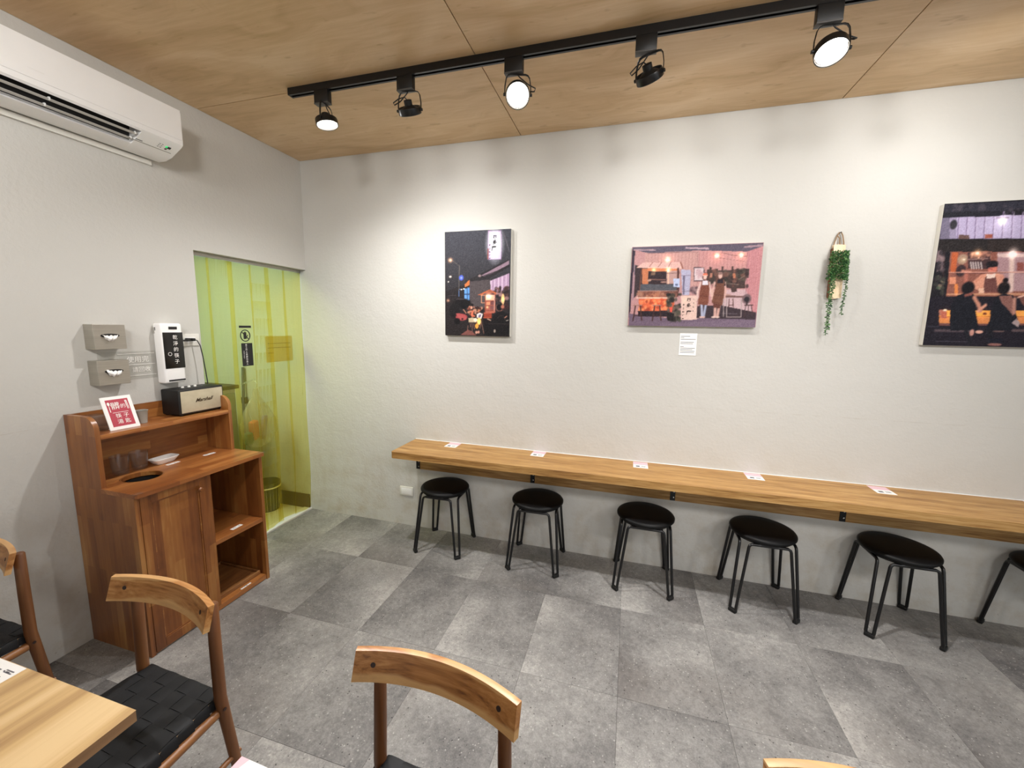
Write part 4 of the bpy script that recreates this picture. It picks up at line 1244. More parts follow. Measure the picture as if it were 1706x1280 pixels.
# kitchen things behind the curtain
def build_kitchen():
    t = thing('undercounter_fridge', 'grey steel kitchen fridge with dark worktop seen through the curtain', 'fridge', (-0.80, -0.86, 0.0045))
    MB().box((0, 0, 0.58), (0.62, 1.12, 1.06), bev=0.006).build('cabinet', STEEL, t)
    MB().box((0.0, 0, 1.125), (0.66, 1.16, 0.030), bev=0.003).build('worktop', INK, t)
    for s in (-1, 1):
        d = MB().box((0.322, s * 0.275, 0.60), (0.022, 0.53, 0.96), bev=0.004).build('door', plain('door_grey', '#76807a', 0.4) if s < 0 else bpy.data.materials['door_grey'], t)
        MB().box((0.345, s * 0.035, 0.72), (0.022, 0.022, 0.35), bev=0.006).build('handle', CHROME, d)
    for sx in (-1, 1):
        for sy in (-1, 1):
            MB().lathe([(0.02, 0), (0.02, 0.05)], 12, Matrix.Translation((sx * 0.26, sy * 0.5, 0))).build('foot', BLACK_PLASTIC, t)
    # pale plastic bag hanging with coloured contents
    t = thing('plastic_bag', 'translucent plastic bag with colourful contents hanging behind the curtain', 'bag', (-0.31, -0.27, 0.62))
    prof = [(0.001, 0.0), (0.10, 0.03), (0.150, 0.12), (0.150, 0.22), (0.105, 0.33), (0.06, 0.40), (0.03, 0.44), (0.022, 0.50)]
    M = Matrix.Diagonal((0.50, 1, 1, 1))
    bm = MB().lathe(prof, 28, M, False)
    for v in bm.bm.verts:
        q = math.atan2(v.co.y, v.co.x)
        k = 1 + 0.10 * math.sin(5 * q + 9 * v.co.z) + 0.05 * math.sin(11 * q)
        v.co.x *= k; v.co.y *= k
    bm.build('bag_film', BAG, t, 60)
    MB().box((0.0, -0.04, 0.16), (0.05, 0.07, 0.16), (0.2, 0.1, 0.3), bev=0.01).build('packet', plain('orange_packet', '#c8652f', 0.5), t)
    MB().box((0.02, 0.035, 0.17), (0.03, 0.05, 0.20), (-0.1, 0.1, 0.2), bev=0.01).build('packet', plain('lilac_packet', '#9a93c4', 0.5), t)
    MB().box((-0.01, -0.085, 0.10), (0.05, 0.06, 0.10), (0.1, 0.1, 0), bev=0.01).build('packet', plain('green_packet', '#4c6a4f', 0.5), t)
    MB().tube([(0.0, 0, 0.50), (0.0, 0.015, 0.54), (-0.03, 0.02, 0.57), (-0.155, 0.01, 0.525)], 0.006, 8).build('handle', BAG, t)
    # waste basket
    t = thing('waste_basket', 'dark round waste basket with pale rim on the kitchen floor behind the curtain', 'basket', (-0.42, -0.130, 0.0045))
    MB().lathe([(0.001, 0.002), (0.088, 0.002), (0.090, 0.0), (0.108, 0.255), (0.105, 0.255), (0.086, 0.010), (0.001, 0.008)], 36, None, False).build('basket_wall', plain('dark_basket', '#2e2f2a', 0.6), t, 50)
    MB().tube([(0.108 * math.cos(q), 0.108 * math.sin(q), 0.215) for q in (2 * PI * k / 36 for k in range(36))], 0.006, 8, closed=True).build('rim_band', SOFT_WHITE, t)
    b = MB()
    for k in range(24):
        q = 2 * PI * k / 24
        b.tube([(0.092 * math.cos(q), 0.092 * math.sin(q), 0.01), (0.110 * math.cos(q), 0.110 * math.sin(q), 0.25)], 0.0018, 5)
    o = b.build('wire_ribs', CHROME, t); o['kind'] = 'stuff'
    # long-handled tool leaning on the wall
    t = thing('floor_mop', 'dark long handled tool leaning on the kitchen wall behind the curtain', 'mop', (-0.72, -0.09, 0.0045))
    MB().tube([(0.0, 0.0, 0.1), (0.0, 0.07, 1.25)], 0.012, 10).build('handle', plain('blue_grey_handle', '#44505c', 0.5), t)
    MB().box((0.0, 0.0, 0.055), (0.24, 0.07, 0.10), bev=0.015).build('head', BLACK_PLASTIC, t)
    MB().box((0.0, 0.062, 0.95), (0.05, 0.03, 0.06), bev=0.006).build('grip', BLACK_PLASTIC, t)
    # kitchen ceiling panel light: unseen, added to give the kitchen its cool light
    t = thing('added_panel_light', 'flat white panel light on the kitchen ceiling behind the wall', 'light', (-0.62, -1.25, 2.5))
    MB().box((0, 0, -0.012), (0.62, 0.62, 0.022), bev=0.003).build('housing', SOFT_WHITE, t)
    MB().box((0, 0, -0.0245), (0.56, 0.56, 0.003)).build('diffuser', PANEL_LIGHT, t, 0)
    ld = bpy.data.lights.new('panel_glow', 'AREA')
    ld.energy = KITCHEN_W
    ld.size = 0.55
    ld.color = (0.70, 0.93, 1.0)
    lo = bpy.data.objects.new('panel_glow', ld)
    COL.objects.link(lo)
    lo.parent = t
    lo.location = (0, 0, -0.03)
build_kitchen()

# ------------------------------------------------------------------ hanging plant
def build_plant():
    t = thing('wall_plant', 'string succulent on a split log hanging on the wall by a jute loop', 'plant', (3.733, 0.0, 2.0))
    lg = MB()
    out = [(-0.029, 0.152), (-0.008, 0.153), (0.028, 0.150), (0.034, 0.02), (0.036, -0.146), (0.006, -0.150), (-0.020, -0.148), (-0.024, 0.0)]
    lg.prism(out, lambda u, v, s: Vector((u, -s, v)), 0.006, 0.030).build('log', BARK_W, t, 0)
    lg = MB()
    lg.prism([(-0.034, 0.13), (-0.0295, 0.135), (-0.0245, 0.0), (-0.0205, -0.147), (-0.026, -0.14), (-0.030, 0.0)], lambda u, v, s: Vector((u, -s, v)), 0.004, 0.031)
    lg.build('bark_edge', BARK, t, 0)
    MB().tube([(-0.028, -0.018, 0.125), (-0.024, -0.016, 0.165), (-0.012, -0.014, 0.205), (-0.004, -0.012, 0.222), (0.006, -0.012, 0.222), (0.014, -0.014, 0.205), (0.022, -0.016, 0.165), (0.024, -0.018, 0.140)], 0.0034, 8).build('hanging_loop', ROPE, t, 80)
    MB().tube([(-0.012, -0.014, 0.205), (0.001, -0.012, 0.190), (0.005, -0.014, 0.150)], 0.003, 8).build('hanging_loop', ROPE, t, 80)
    MB().tube([(0, -0.001, 0.219), (0, -0.026, 0.221)], [0.002, 0.003], 8).build('nail', BLACK_METAL, t)
    strands = [[(-0.030, -0.055, 0.02), (-0.036, -0.066, -0.06), (-0.034, -0.060, -0.14), (-0.030, -0.052, -0.22), (-0.024, -0.044, -0.30), (-0.021, -0.038, -0.362)],
               [(-0.020, -0.050, 0.03), (-0.024, -0.072, -0.06), (-0.026, -0.066, -0.15), (-0.020, -0.05, -0.25), (-0.016, -0.040, -0.33)],
               [(0.034, -0.050, 0.03), (0.038, -0.064, -0.05), (0.040, -0.058, -0.13), (0.040, -0.050, -0.20), (0.042, -0.045, -0.245)]]
    leaf_pts = []
    for s in strands:
        MB().tube(s, 0.0014, 6).build('stem', LEAF, t, 80)
        P = [Vector(p) for p in s]
        for a, b_ in zip(P, P[1:]):
            n = int((b_ - a).length / 0.0034)
            for k in range(n):
                c = a.lerp(b_, k / n)
                q = random.uniform(0, 2 * PI)
                leaf_pts.append((c, Vector((math.cos(q), math.sin(q) * 0.8 - 0.15, random.uniform(-0.5, 0.1)))))
    for k in range(1150):
        z = random.uniform(-0.045, 0.112)
        x = random.uniform(-1, 1)
        wz = 0.036 + 0.012 * (0.112 - z) / 0.157
        q = random.random()
        y = -0.032 - 0.040 * math.sqrt(max(0, 1 - x * x)) * (0.4 + 0.6 * q)
        leaf_pts.append((Vector((x * wz, y, z)), Vector((x * 0.9, -0.6 + random.uniform(-0.3, 0.3), random.uniform(-0.7, 0.5)))))
    b = MB()
    for c, d in leaf_pts:
        d = d.normalized()
        sd = d.cross(Vector((random.uniform(-1, 1), random.uniform(-1, 1), random.uniform(-1, 1)))).normalized()
        up = d.cross(sd)
        L, W, T = random.uniform(0.011, 0.017), random.uniform(0.0038, 0.0056), 0.002
        vs = [c, c + d * L * 0.5 + sd * W, c + d * L * 0.5 + up * T, c + d * L * 0.5 - sd * W, c + d * L * 0.5 - up * T, c + d * L]
        b._new(vs, [(0, 1, 2), (0, 2, 3), (0, 3, 4), (0, 4, 1), (5, 2, 1), (5, 3, 2), (5, 4, 3), (5, 1, 4)])
    o = b.build('leaves', LEAF, t, 0)
    o['kind'] = 'stuff'
build_plant()

# ------------------------------------------------------------------ photographs on canvas
class Canvas:
    """a painted print: colours on a grid of points, in the print's own u, v"""
    def __init__(self, nu, nv, hom):
        self.nu, self.nv = nu, nv
        self.u, self.v = np.meshgrid(np.linspace(0, 1, nu), np.linspace(0, 1, nv))
        self.c = np.zeros((nv, nu, 3))
        self.hom = np.array(hom)
        self.org = (0, 0, 1)
    def use(self, ox, oy, s):
        self.org = (ox, oy, s)
    def uv(self, p):
        ox, oy, s = self.org
        q = self.hom @ np.array([ox + p[0] / s, oy + p[1] / s, 1.0])
        return q[0] / q[2], q[1] / q[2]
    def blend(self, m, col, a=1.0):
        m = (np.clip(m, 0, 1) * a)[..., None]
        self.c = self.c * (1 - m) + np.array(col, float) / 255 * m
    def poly_mask(self, pts):
        P = [self.uv(p) for p in pts]
        ins = np.zeros(self.u.shape, bool)
        n = len(P)
        for i in range(n):
            (x0, y0), (x1, y1) = P[i], P[(i + 1) % n]
            if y0 == y1:
                continue
            c = ((self.v >= min(y0, y1)) & (self.v < max(y0, y1)))
            ins ^= c & (self.u < x0 + (self.v - y0) * (x1 - x0) / (y1 - y0))
        return ins.astype(float)
    def poly(self, pts, col, a=1.0):
        self.blend(self.poly_mask(pts), col, a)
    def rect(self, x0, y0, x1, y1, col, a=1.0):
        self.poly([(x0, y0), (x1, y0), (x1, y1), (x0, y1)], col, a)
    def dist(self, c, rx, ry):
        cu, cv = self.uv(c)
        au, av = self.uv((c[0] + rx, c[1])); bu, bv = self.uv((c[0], c[1] + ry))
        su, sv = abs(au - cu) + 1e-9, abs(bv - cv) + 1e-9
        return np.sqrt(((self.u - cu) / su) ** 2 + ((self.v - cv) / sv) ** 2)
    def ell(self, x, y, rx, ry, col, a=1.0, soft=0.15):
        d = self.dist((x, y), rx, ry)
        self.blend((1 + soft - d) / (2 * soft), col, a)
    def glow(self, x, y, r, col, a=1.0):
        d = self.dist((x, y), r, r)
        self.c = self.c + (np.exp(-d * d * 3.4) * a * 0.85)[..., None] * np.array(col, float) / 255
    def line(self, pts, w, col, a=1.0):
        P = [self.uv(p) for p in pts]
        au, av = self.uv((pts[0][0] + w, pts[0][1])); bu, bv = self.uv((pts[0][0], pts[0][1] + w))
        cu, cv = P[0]
        su, sv = abs(au - cu) + 1e-9, abs(bv - cv) + 1e-9
        for (x0, y0), (x1, y1) in zip(P, P[1:]):
            X, Y = (self.u - x0) / su, (self.v - y0) / sv
            dx, dy = (x1 - x0) / su, (y1 - y0) / sv
            t = np.clip((X * dx + Y * dy) / (dx * dx + dy * dy + 1e-12), 0, 1)
            d = np.hypot(X - t * dx, Y - t * dy)
            self.blend(1.5 - 2 * d, col, a)
    def stripes(self, pts, n, col, a, width=0.3, vertical=True, phase=0.0):
        m = self.poly_mask(pts)
        P = [self.uv(p) for p in pts]
        us = [p[0 if vertical else 1] for p in P]
        f = ((self.u if vertical else self.v) - min(us)) / (max(us) - min(us) + 1e-9) * n + phase
        self.blend(m * ((f % 1.0) < width), col, a)
    def speckle(self, pts, cols, n, size, a=0.8):
        xs = [p[0] for p in pts]; ys = [p[1] for p in pts]
        for k in range(n):
            x, y = rng.uniform(min(xs), max(xs)), rng.uniform(min(ys), max(ys))
            s = size * rng.uniform(0.5, 1.4)
            self.ell(x, y, s * rng.uniform(0.6, 1.4), s, cols[int(rng.integers(len(cols)))], a, 0.3)
    def finish(self, noise=0.03):
        c = self.c
        k = c.copy()
        k[1:-1, 1:-1] = (4 * c[1:-1, 1:-1] + c[:-2, 1:-1] + c[2:, 1:-1] + c[1:-1, :-2] + c[1:-1, 2:]) / 8
        k = k + rng.normal(0, noise, k.shape[:2])[..., None]
        k = np.clip(k, 0.0, 1.0)
        return np.where(k <= 0.04045, k / 12.92, ((k + 0.055) / 1.055) ** 2.4)

def build_canvas(name, label, x0, x1, z0, z1, cv, letters=(), ydepth=0.035, gain=0.82):
    cx, cz = (x0 + x1) / 2, (z0 + z1) / 2
    t = thing('canvas_photograph', label, 'picture', (cx, 0.0, cz), 0, None)
    w, h = x1 - x0, z1 - z0
    MB().box((0, -(ydepth - 0.0008) / 2 - 0.0003, 0), (w, ydepth - 0.0012, h), bev=0.0012).build('stretched_canvas', SOFT_WHITE, t, 0)
    col = cv.finish() * gain
    nu, nv = cv.nu, cv.nv
    X = (cv.u - 0.5) * w
    Z = (cv.v - 0.5) * h
    vs = np.stack([X.ravel(), np.full(nu * nv, -ydepth), Z.ravel()], 1)
    idx = np.arange(nu * nv).reshape(nv, nu)
    fs = np.stack([idx[:-1, :-1].ravel(), idx[:-1, 1:].ravel(), idx[1:, 1:].ravel(), idx[1:, :-1].ravel()], 1)
    me = bpy.data.meshes.new('photo_print')
    me.vertices.add(len(vs)); me.vertices.foreach_set('co', vs.ravel())
    me.loops.add(fs.size); me.loops.foreach_set('vertex_index', fs.ravel().astype(np.int32))
    me.polygons.add(len(fs))
    me.polygons.foreach_set('loop_start', (np.arange(len(fs)) * 4).astype(np.int32))
    me.update(calc_edges=True)
    at = me.color_attributes.new('print', 'FLOAT_COLOR', 'POINT')
    at.data.foreach_set('color', np.concatenate([col.reshape(-1, 3), np.ones((nu * nv, 1))], 1).ravel().astype(np.float32))
    me.materials.append(PRINT)
    o = bpy.data.objects.new('photo_print', me)
    COL.objects.link(o)
    o.parent = t
    for body, size, mt, px, line in letters:
        u, v = cv.uv(px)
        text(body, size, mt, o, frame(((u - 0.5) * w, -ydepth - 0.0004, (v - 0.5) * h), (1, 0, 0), (0, 0, 1)), line=line, bold=0.03)
    return t

H1 = [[0.01247523052382916, -6.667204187891585e-05, -9.218536954630936], [0.0001857700729065783, -0.007662174614028783, 4.14374471433309], [0.0005655796767546119, -0.000261140703043853, 1.0]]
H2 = [[0.007374317465192709, 0.0004135001708460834, -7.937232117600236], [0.00017159958876706777, -0.011368068004248189, 5.988179624405755], [0.0005655796767777208, -0.0002611407030695884, 1.0]]
H3 = [[0.004118869983613873, 0.0006438171406122866, -6.701265856232194], [0.00017746378016082921, -0.007627952781442869, 4.11375643344941], [0.0005655796767857558, -0.0002611407030642374, 1.0]]

def photo_night():
    c = Canvas(150, 222, H1)
    g = c.v[..., None]
    c.c = np.array([38, 33, 33]) / 255 * (1 - g) + np.array([70, 71, 80]) / 255 * g
    c.use(720, 360, 5.5625)
    c.poly([(118, 700), (300, 640), (360, 600), (540, 560), (540, 1110), (118, 1110)], (42, 37, 38), 0.8)
    c.poly([(345, 600), (545, 590), (545, 850), (350, 850)], (82, 74, 76))
    c.poly([(300, 610), (712, 400), (716, 470), (520, 585), (440, 600)], (46, 43, 46))
    c.poly([(455, 552), (712, 412), (712, 448), (560, 530), (470, 562)], (150, 125, 140))
    c.line([(460, 560), (715, 470)], 5, (40, 36, 38))
    c.poly([(540, 600), (716, 530), (712, 705), (540, 690)], (178, 148, 176))
    c.stripes([(540, 600), (716, 530), (712, 705), (540, 690)], 5, (225, 200, 222), 0.8, 0.3)
    c.poly([(300, 635), (346, 590), (348, 640), (302, 660)], (205, 120, 70))
    c.rect(300, 672, 322, 775, (105, 160, 225)); c.rect(328, 665, 346, 780, (95, 150, 215)); c.rect(300, 720, 346, 730, (40, 60, 95))
    c.line([(248, 680), (248, 745)], 5, (110, 150, 215)); c.line([(248, 680), (270, 678)], 5, (110, 150, 215))
    c.line([(252, 460), (248, 690)], 5, (120, 112, 105)); c.line([(190, 415), (255, 465)], 4, (110, 100, 95)); c.line([(255, 490), (300, 610)], 2, (95, 90, 92))
    c.glow(168, 410, 34, (255, 170, 110), 1.0); c.ell(170, 411, 10, 7, (255, 235, 205))
    c.ell(168, 563, 11, 6, (255, 235, 220)); c.ell(150, 610, 7, 6, (240, 235, 225)); c.glow(168, 563, 22, (200, 160, 130), 0.5)
    c.ell(270, 573, 21, 25, (85, 105, 215)); c.ell(270, 573, 9, 11, (150, 165, 245))
    c.ell(272, 682, 8, 6, (250, 245, 240)); c.ell(294, 676, 8, 6, (250, 245, 240))
    c.ell(440, 555, 14, 12, (150, 130, 130))
    # sign
    c.rect(517, 136, 642, 404, (150, 110, 150))
    c.rect(522, 142, 637, 398, (206, 186, 240))
    c.ell(580, 260, 62, 130, (238, 236, 252), 1, 0.6)
    c.rect(511, 300, 523, 402, (150, 90, 85))
    c.line([(662, 150), (716, 330)], 6, (105, 98, 108))
    # lower half, from a closer look
    c.use(735, 470, 13.47)
    c.ell(470, 480, 200, 110, (27, 25, 27)); c.ell(300, 640, 120, 170, (30, 28, 30))
    c.line([(340, 390), (520, 382)], 9, (110, 95, 98)); c.line([(160, 310), (330, 300)], 10, (80, 74, 76))
    c.glow(155, 415, 60, (230, 160, 120), 0.8)
    c.poly([(815, 290), (1095, 165), (1300, 270), (1215, 285), (1100, 200), (905, 300)], (190, 104, 72))
    c.poly([(960, 260), (1095, 180), (1190, 265)], (150, 84, 66))
    c.rect(995, 285, 1215, 690, (176, 100, 84)); c.rect(1000, 290, 1200, 415, (240, 180, 150))
    c.glow(1065, 315, 120, (255, 190, 150), 0.8)
    c.rect(1020, 440, 1095, 520, (225, 150, 115)); c.rect(1110, 430, 1190, 520, (120, 74, 74)); c.rect(1015, 540, 1060, 590, (250, 190, 140)); c.rect(1100, 540, 1190, 620, (130, 82, 80))
    for y in (425, 530, 640):
        c.line([(995, y), (1215, y)], 9, (110, 55, 45))
    c.line([(905, 300), (905, 465)], 16, (235, 165, 125)); c.line([(895, 300), (990, 300)], 14, (240, 170, 130)); c.line([(900, 465), (985, 470)], 14, (235, 165, 125)); c.line([(990, 290), (985, 690)], 14, (160, 80, 60)); c.line([(1195, 300), (1190, 650)], 12, (235, 190, 175))
    c.rect(955, 690, 1130, 810, (150, 66, 50)); c.line([(955, 700), (1190, 690)], 12, (205, 110, 85)); c.line([(945, 800), (1130, 805)], 14, (190, 90, 60))
    c.speckle([(1220, 130), (1500, 420)], [(70, 50, 50), (120, 84, 80), (44, 34, 36), (170, 130, 130)], 46, 34)
    c.ell(1385, 390, 36, 125, (252, 200, 135)); c.glow(1385, 390, 90, (200, 120, 70), 0.5)
    c.ell(830, 635, 16, 70, (250, 170, 85)); c.glow(830, 635, 46, (190, 100, 40), 0.6)
    c.speckle([(590, 560), (900, 740)], [(205, 125, 98), (60, 36, 34), (150, 80, 66), (225, 160, 130), (44, 30, 30)], 44, 26)
    c.ell(690, 520, 36, 36, (32, 26, 28)); c.ell(680, 575, 26, 34, (225, 160, 135))
    c.poly([(680, 660), (730, 640), (720, 740), (780, 770), (690, 790), (660, 740)], (218, 118, 88))
    c.ell(455, 790, 130, 78, (172, 78, 80), 1, 0.1); c.poly([(320, 710), (420, 700), (560, 780), (560, 850), (430, 840)], (176, 84, 84)); c.ell(475, 830, 24, 18, (40, 22, 26))
    c.ell(510, 560, 62, 46, (20, 20, 24)); c.ell(360, 880, 70, 70, (24, 22, 24)); c.line([(500, 620), (560, 700)], 18, (215, 150, 120))
    c.poly([(610, 810), (720, 800), (790, 830), (790, 910), (620, 905)], (200, 182, 150)); c.ell(770, 850, 42, 42, (252, 226, 205))
    c.poly([(800, 720), (860, 690), (935, 715), (900, 830), (800, 800)], (243, 230, 226)); c.poly([(840, 740), (905, 720), (880, 800), (830, 800)], (120, 110, 140))
    c.ell(850, 880, 44, 80, (250, 200, 120)); c.ell(800, 990, 40, 56, (245, 165, 72)); c.glow(840, 900, 110, (210, 110, 40), 0.5)
    for q in ([(650, 900), (660, 1010)], [(690, 900), (700, 1110)], [(600, 980), (590, 1110)], [(730, 930), (745, 1060)], [(890, 900), (870, 1040)], [(900, 900), (960, 1160)]):
        c.line(q, 10, (165, 120, 105))
    c.poly([(430, 1190), (600, 1070), (700, 1110), (790, 1195)], (150, 92, 84), 0.8)
    c.ell(790, 1130, 26, 34, (215, 160, 140)); c.ell(840, 1125, 24, 34, (210, 150, 130))
    c.ell(1310, 575, 80, 82, (230, 150, 130)); c.ell(1308, 570, 70, 78, (22, 20, 24))
    c.poly([(1180, 730), (1290, 660), (1400, 660), (1520, 720), (1520, 1200), (960, 1200), (960, 960), (1120, 900)], (27, 25, 27))
    c.poly([(940, 830), (1130, 820), (1100, 900), (960, 960)], (30, 24, 26)); c.line([(1040, 830), (1110, 860)], 18, (235, 190, 165))
    c.line([(1270, 800), (1330, 745), (1400, 770), (1440, 860)], 12, (62, 52, 52)); c.line([(1060, 940), (1500, 940)], 10, (60, 52, 52))
    c.ell(1200, 1100, 22, 38, (165, 150, 140)); c.line([(1430, 800), (1470, 770)], 22, (200, 140, 120)); c.line([(1460, 870), (1510, 855)], 14, (200, 190, 180))
    c.speckle([(1300, 480), (1510, 640)], [(215, 130, 105), (60, 40, 40), (30, 26, 28)], 14, 34)
    c.use(720, 360, 5.5625)
    return build_canvas('canvas', 'portrait night photograph of a street food stall with a glowing sign', 1.279, 1.782, 1.585, 2.330, c,
                        [('四', 0.028, INK, (582, 196), 1), ('多', 0.032, INK, (580, 245), 1), ('庫', 0.036, INK, (572, 303), 1), ('和\n之\n料\n理\n屋', 0.0135, plain('plum_ink', '#5b2347', 0.7), (534, 335), 1.7)])

def photo_shop():
    c = Canvas(232, 156, H2)
    c.c[:] = np.array([196, 148, 148]) / 255
    c.use(1030, 390, 5.818)
    c.poly([(260, 160), (780, 170), (770, 500), (260, 500)], (204, 158, 152)); c.poly([(780, 165), (1255, 150), (1240, 600), (770, 600)], (204, 150, 148))
    c.stripes([(260, 180), (1250, 170), (1240, 600), (260, 500)], 30, (170, 118, 120), 0.5, 0.16)
    c.glow(480, 250, 120, (90, 45, 30), 0.6); c.glow(957, 215, 130, (90, 45, 30), 0.6); c.glow(1193, 210, 130, (90, 45, 30), 0.6)
    c.poly([(1255, 170), (1402, 92), (1335, 830), (1232, 650)], (206, 142, 146)); c.stripes([(1255, 150), (1402, 110), (1335, 830), (1225, 650)], 9, (172, 116, 124), 0.5, 0.25)
    c.poly([(1040, 540), (1240, 540), (1320, 830), (1000, 720)], (214, 190, 196), 0.7)
    c.poly([(137, 128), (1405, 86), (1404, 118), (1250, 170), (780, 160), (290, 185), (137, 150)], (98, 90, 106))
    c.poly([(650, 128), (880, 132), (880, 150), (650, 142)], (196, 170, 180)); c.poly([(150, 148), (365, 150), (365, 162), (150, 160)], (180, 152, 160)); c.poly([(1220, 118), (1400, 100), (1400, 122), (1220, 134)], (170, 142, 152))
    c.line([(290, 185), (780, 175)], 4, (120, 90, 96)); c.line([(1005, 180), (1100, 205), (1250, 218)], 4, (120, 84, 86)); c.line([(980, 232), (1240, 268)], 3, (150, 104, 106)); c.line([(770, 170), (765, 330)], 4, (150, 108, 112)); c.line([(1255, 165), (1235, 600)], 4, (165, 112, 118))
    c.poly([(137, 150), (165, 165), (150, 330), (120, 700), (103, 888), (103, 640)], (62, 54, 66))
    c.line([(160, 300), (140, 640)], 8, (150, 134, 150))
    c.poly([(165, 300), (235, 320), (215, 560), (150, 620)], (66, 54, 58))
    # ground
    c.poly([(103, 770), (620, 830), (1000, 800), (1338, 760), (1328, 908), (100, 892)], (116, 98, 116)); c.poly([(400, 870), (1330, 820), (1328, 908), (400, 900)], (124, 106, 124))
    c.poly([(1000, 690), (1040, 700), (1335, 760), (1330, 830), (760, 815), (765, 700)], (64, 52, 58))
    c.line([(1010, 770), (1150, 775)], 10, (96, 84, 92))
    # stall
    c.rect(205, 330, 590, 560, (70, 56, 58))
    c.rect(232, 335, 290, 490, (205, 128, 92)); c.rect(285, 330, 580, 362, (228, 140, 100)); c.rect(290, 365, 465, 485, (58, 46, 50)); c.rect(468, 355, 575, 485, (196, 158, 152))
    c.line([(485, 345), (485, 480)], 12, (250, 205, 175)); c.line([(470, 378), (600, 378)], 5, (120, 90, 90)); c.rect(318, 375, 358, 400, (130, 104, 88)); c.line([(300, 440), (460, 445)], 9, (150, 110, 100)); c.ell(300, 450, 20, 10, (190, 150, 130)); c.ell(440, 466, 30, 9, (170, 130, 120))
    c.poly([(215, 488), (575, 486), (578, 548), (205, 548)], (88, 90, 98))
    c.poly([(182, 322), (238, 278), (612, 272), (626, 332)], (232, 186, 178))
    for q in ([(300, 320), (335, 275)], [(385, 322), (420, 275)], [(485, 322), (510, 274)]):
        c.line(q, 5, (150, 98, 92))
    c.line([(182, 324), (626, 334)], 5, (245, 205, 190)); c.line([(605, 275), (625, 335)], 9, (130, 74, 62))
    c.line([(228, 335), (205, 560)], 8, (120, 74, 62)); c.line([(580, 335), (575, 600)], 16, (86, 52, 50))
    c.glow(345, 350, 34, (255, 200, 140), 0.9); c.glow(485, 346, 38, (255, 210, 150), 0.9)
    c.rect(190, 556, 570, 612, (142, 96, 84)); c.speckle([(195, 560), (565, 608)], [(165, 112, 92), (110, 70, 64), (180, 130, 110)], 40, 14)
    c.line([(185, 552), (575, 552)], 5, (190, 150, 140)); c.line([(180, 618), (545, 620)], 9, (255, 214, 188))
    c.rect(200, 628, 545, 745, (222, 108, 74)); c.speckle([(205, 632), (540, 735)], [(245, 138, 92), (200, 84, 60), (150, 62, 48), (250, 160, 110)], 60, 15)
    c.glow(350, 640, 150, (70, 30, 10), 0.6)
    c.rect(190, 745, 560, 800, (48, 38, 44))
    for x in (148, 335):
        c.line([(x, 692), (x + 80, 692)], 10, (170, 128, 118)); c.line([(x + 18, 700), (x - 5, 840)], 12, (70, 46, 46)); c.line([(x + 66, 700), (x + 80, 836)], 12, (78, 52, 50)); c.line([(x + 5, 790), (x + 76, 790)], 7, (70, 48, 48))
    c.speckle([(480, 580), (600, 830)], [(52, 54, 48), (78, 76, 66), (110, 96, 86), (36, 34, 36)], 62, 20)
    c.rect(500, 710, 524, 758, (240, 92, 78)); c.poly([(465, 770), (542, 770), (530, 840), (478, 840)], (40, 34, 36))
    # pipe, poster, board
    c.poly([(608, 346), (704, 346), (690, 592), (622, 592)], (186, 182, 208)); c.poly([(628, 400), (646, 400), (640, 590), (624, 590)], (120, 112, 136)); c.line([(606, 402), (704, 402)], 5, (140, 126, 146)); c.line([(618, 556), (692, 556)], 5, (130, 116, 130))
    c.rect(535, 430, 596, 515, (196, 206, 238)); c.rect(553, 482, 578, 500, (110, 120, 156))
    c.speckle([(700, 520), (760, 585)], [(120, 92, 98), (160, 130, 132), (90, 70, 76)], 20, 14)
    c.poly([(608, 598), (762, 596), (760, 832), (608, 832)], (234, 200, 188)); c.glow(650, 640, 60, (40, 36, 20), 0.5)
    c.rect(732, 322, 836, 458, (92, 74, 82)); c.rect(738, 330, 828, 450, (226, 204, 208)); c.speckle([(750, 350), (815, 430)], [(206, 170, 176)], 16, 12)
    # scrap-wood wall piece
    c.poly([(860, 345), (885, 345), (885, 320), (905, 320), (905, 350), (940, 350), (940, 335), (965, 335), (965, 350), (1000, 350), (1000, 315), (1020, 315), (1020, 350), (1098, 350), (1098, 315), (1118, 315), (1118, 350), (1150, 335), (1172, 335), (1172, 350), (1205, 350), (1205, 332), (1270, 338), (1262, 425), (1235, 430), (1228, 528), (1150, 530), (1150, 560), (1100, 565), (1090, 530), (1050, 520), (1040, 480), (860, 470)], (80, 62, 60))
    c.speckle([(870, 350), (1250, 510)], [(108, 74, 68), (56, 44, 46), (92, 82, 74), (128, 90, 80), (60, 54, 50)], 70, 18)
    c.rect(1112, 380, 1136, 430, (196, 124, 96)); c.rect(890, 380, 912, 420, (190, 130, 110)); c.line([(1170, 440), (1225, 405)], 5, (150, 134, 120)); c.line([(1085, 484), (1170, 488)], 5, (150, 130, 120))
    c.glow(480, 247, 40, (255, 220, 180), 0.9); c.line([(455, 240), (505, 240)], 5, (240, 180, 150))
    for x, y in ((957, 205), (1193, 200)):
        c.line([(x - 32, y - 8), (x + 32, y - 8)], 7, (240, 160, 120)); c.glow(x, y + 4, 34, (255, 225, 180), 1.0)
    # table and fan
    c.poly([(1030, 600), (1060, 596), (1240, 602), (1240, 618), (1040, 616)], (120, 88, 84)); c.ell(1065, 590, 28, 8, (190, 150, 140))
    for q in ([(1052, 620), (1050, 805)], [(1050, 805), (1190, 805)], [(1190, 805), (1196, 622)], [(1022, 620), (1020, 800)]):
        c.line(q, 8, (176, 160, 158))
    for q in ([(1075, 630), (1070, 705)], [(1112, 630), (1114, 708)]):
        c.line(q, 8, (84, 56, 54))
    c.line([(1072, 690), (1118, 690)], 6, (84, 56, 54))
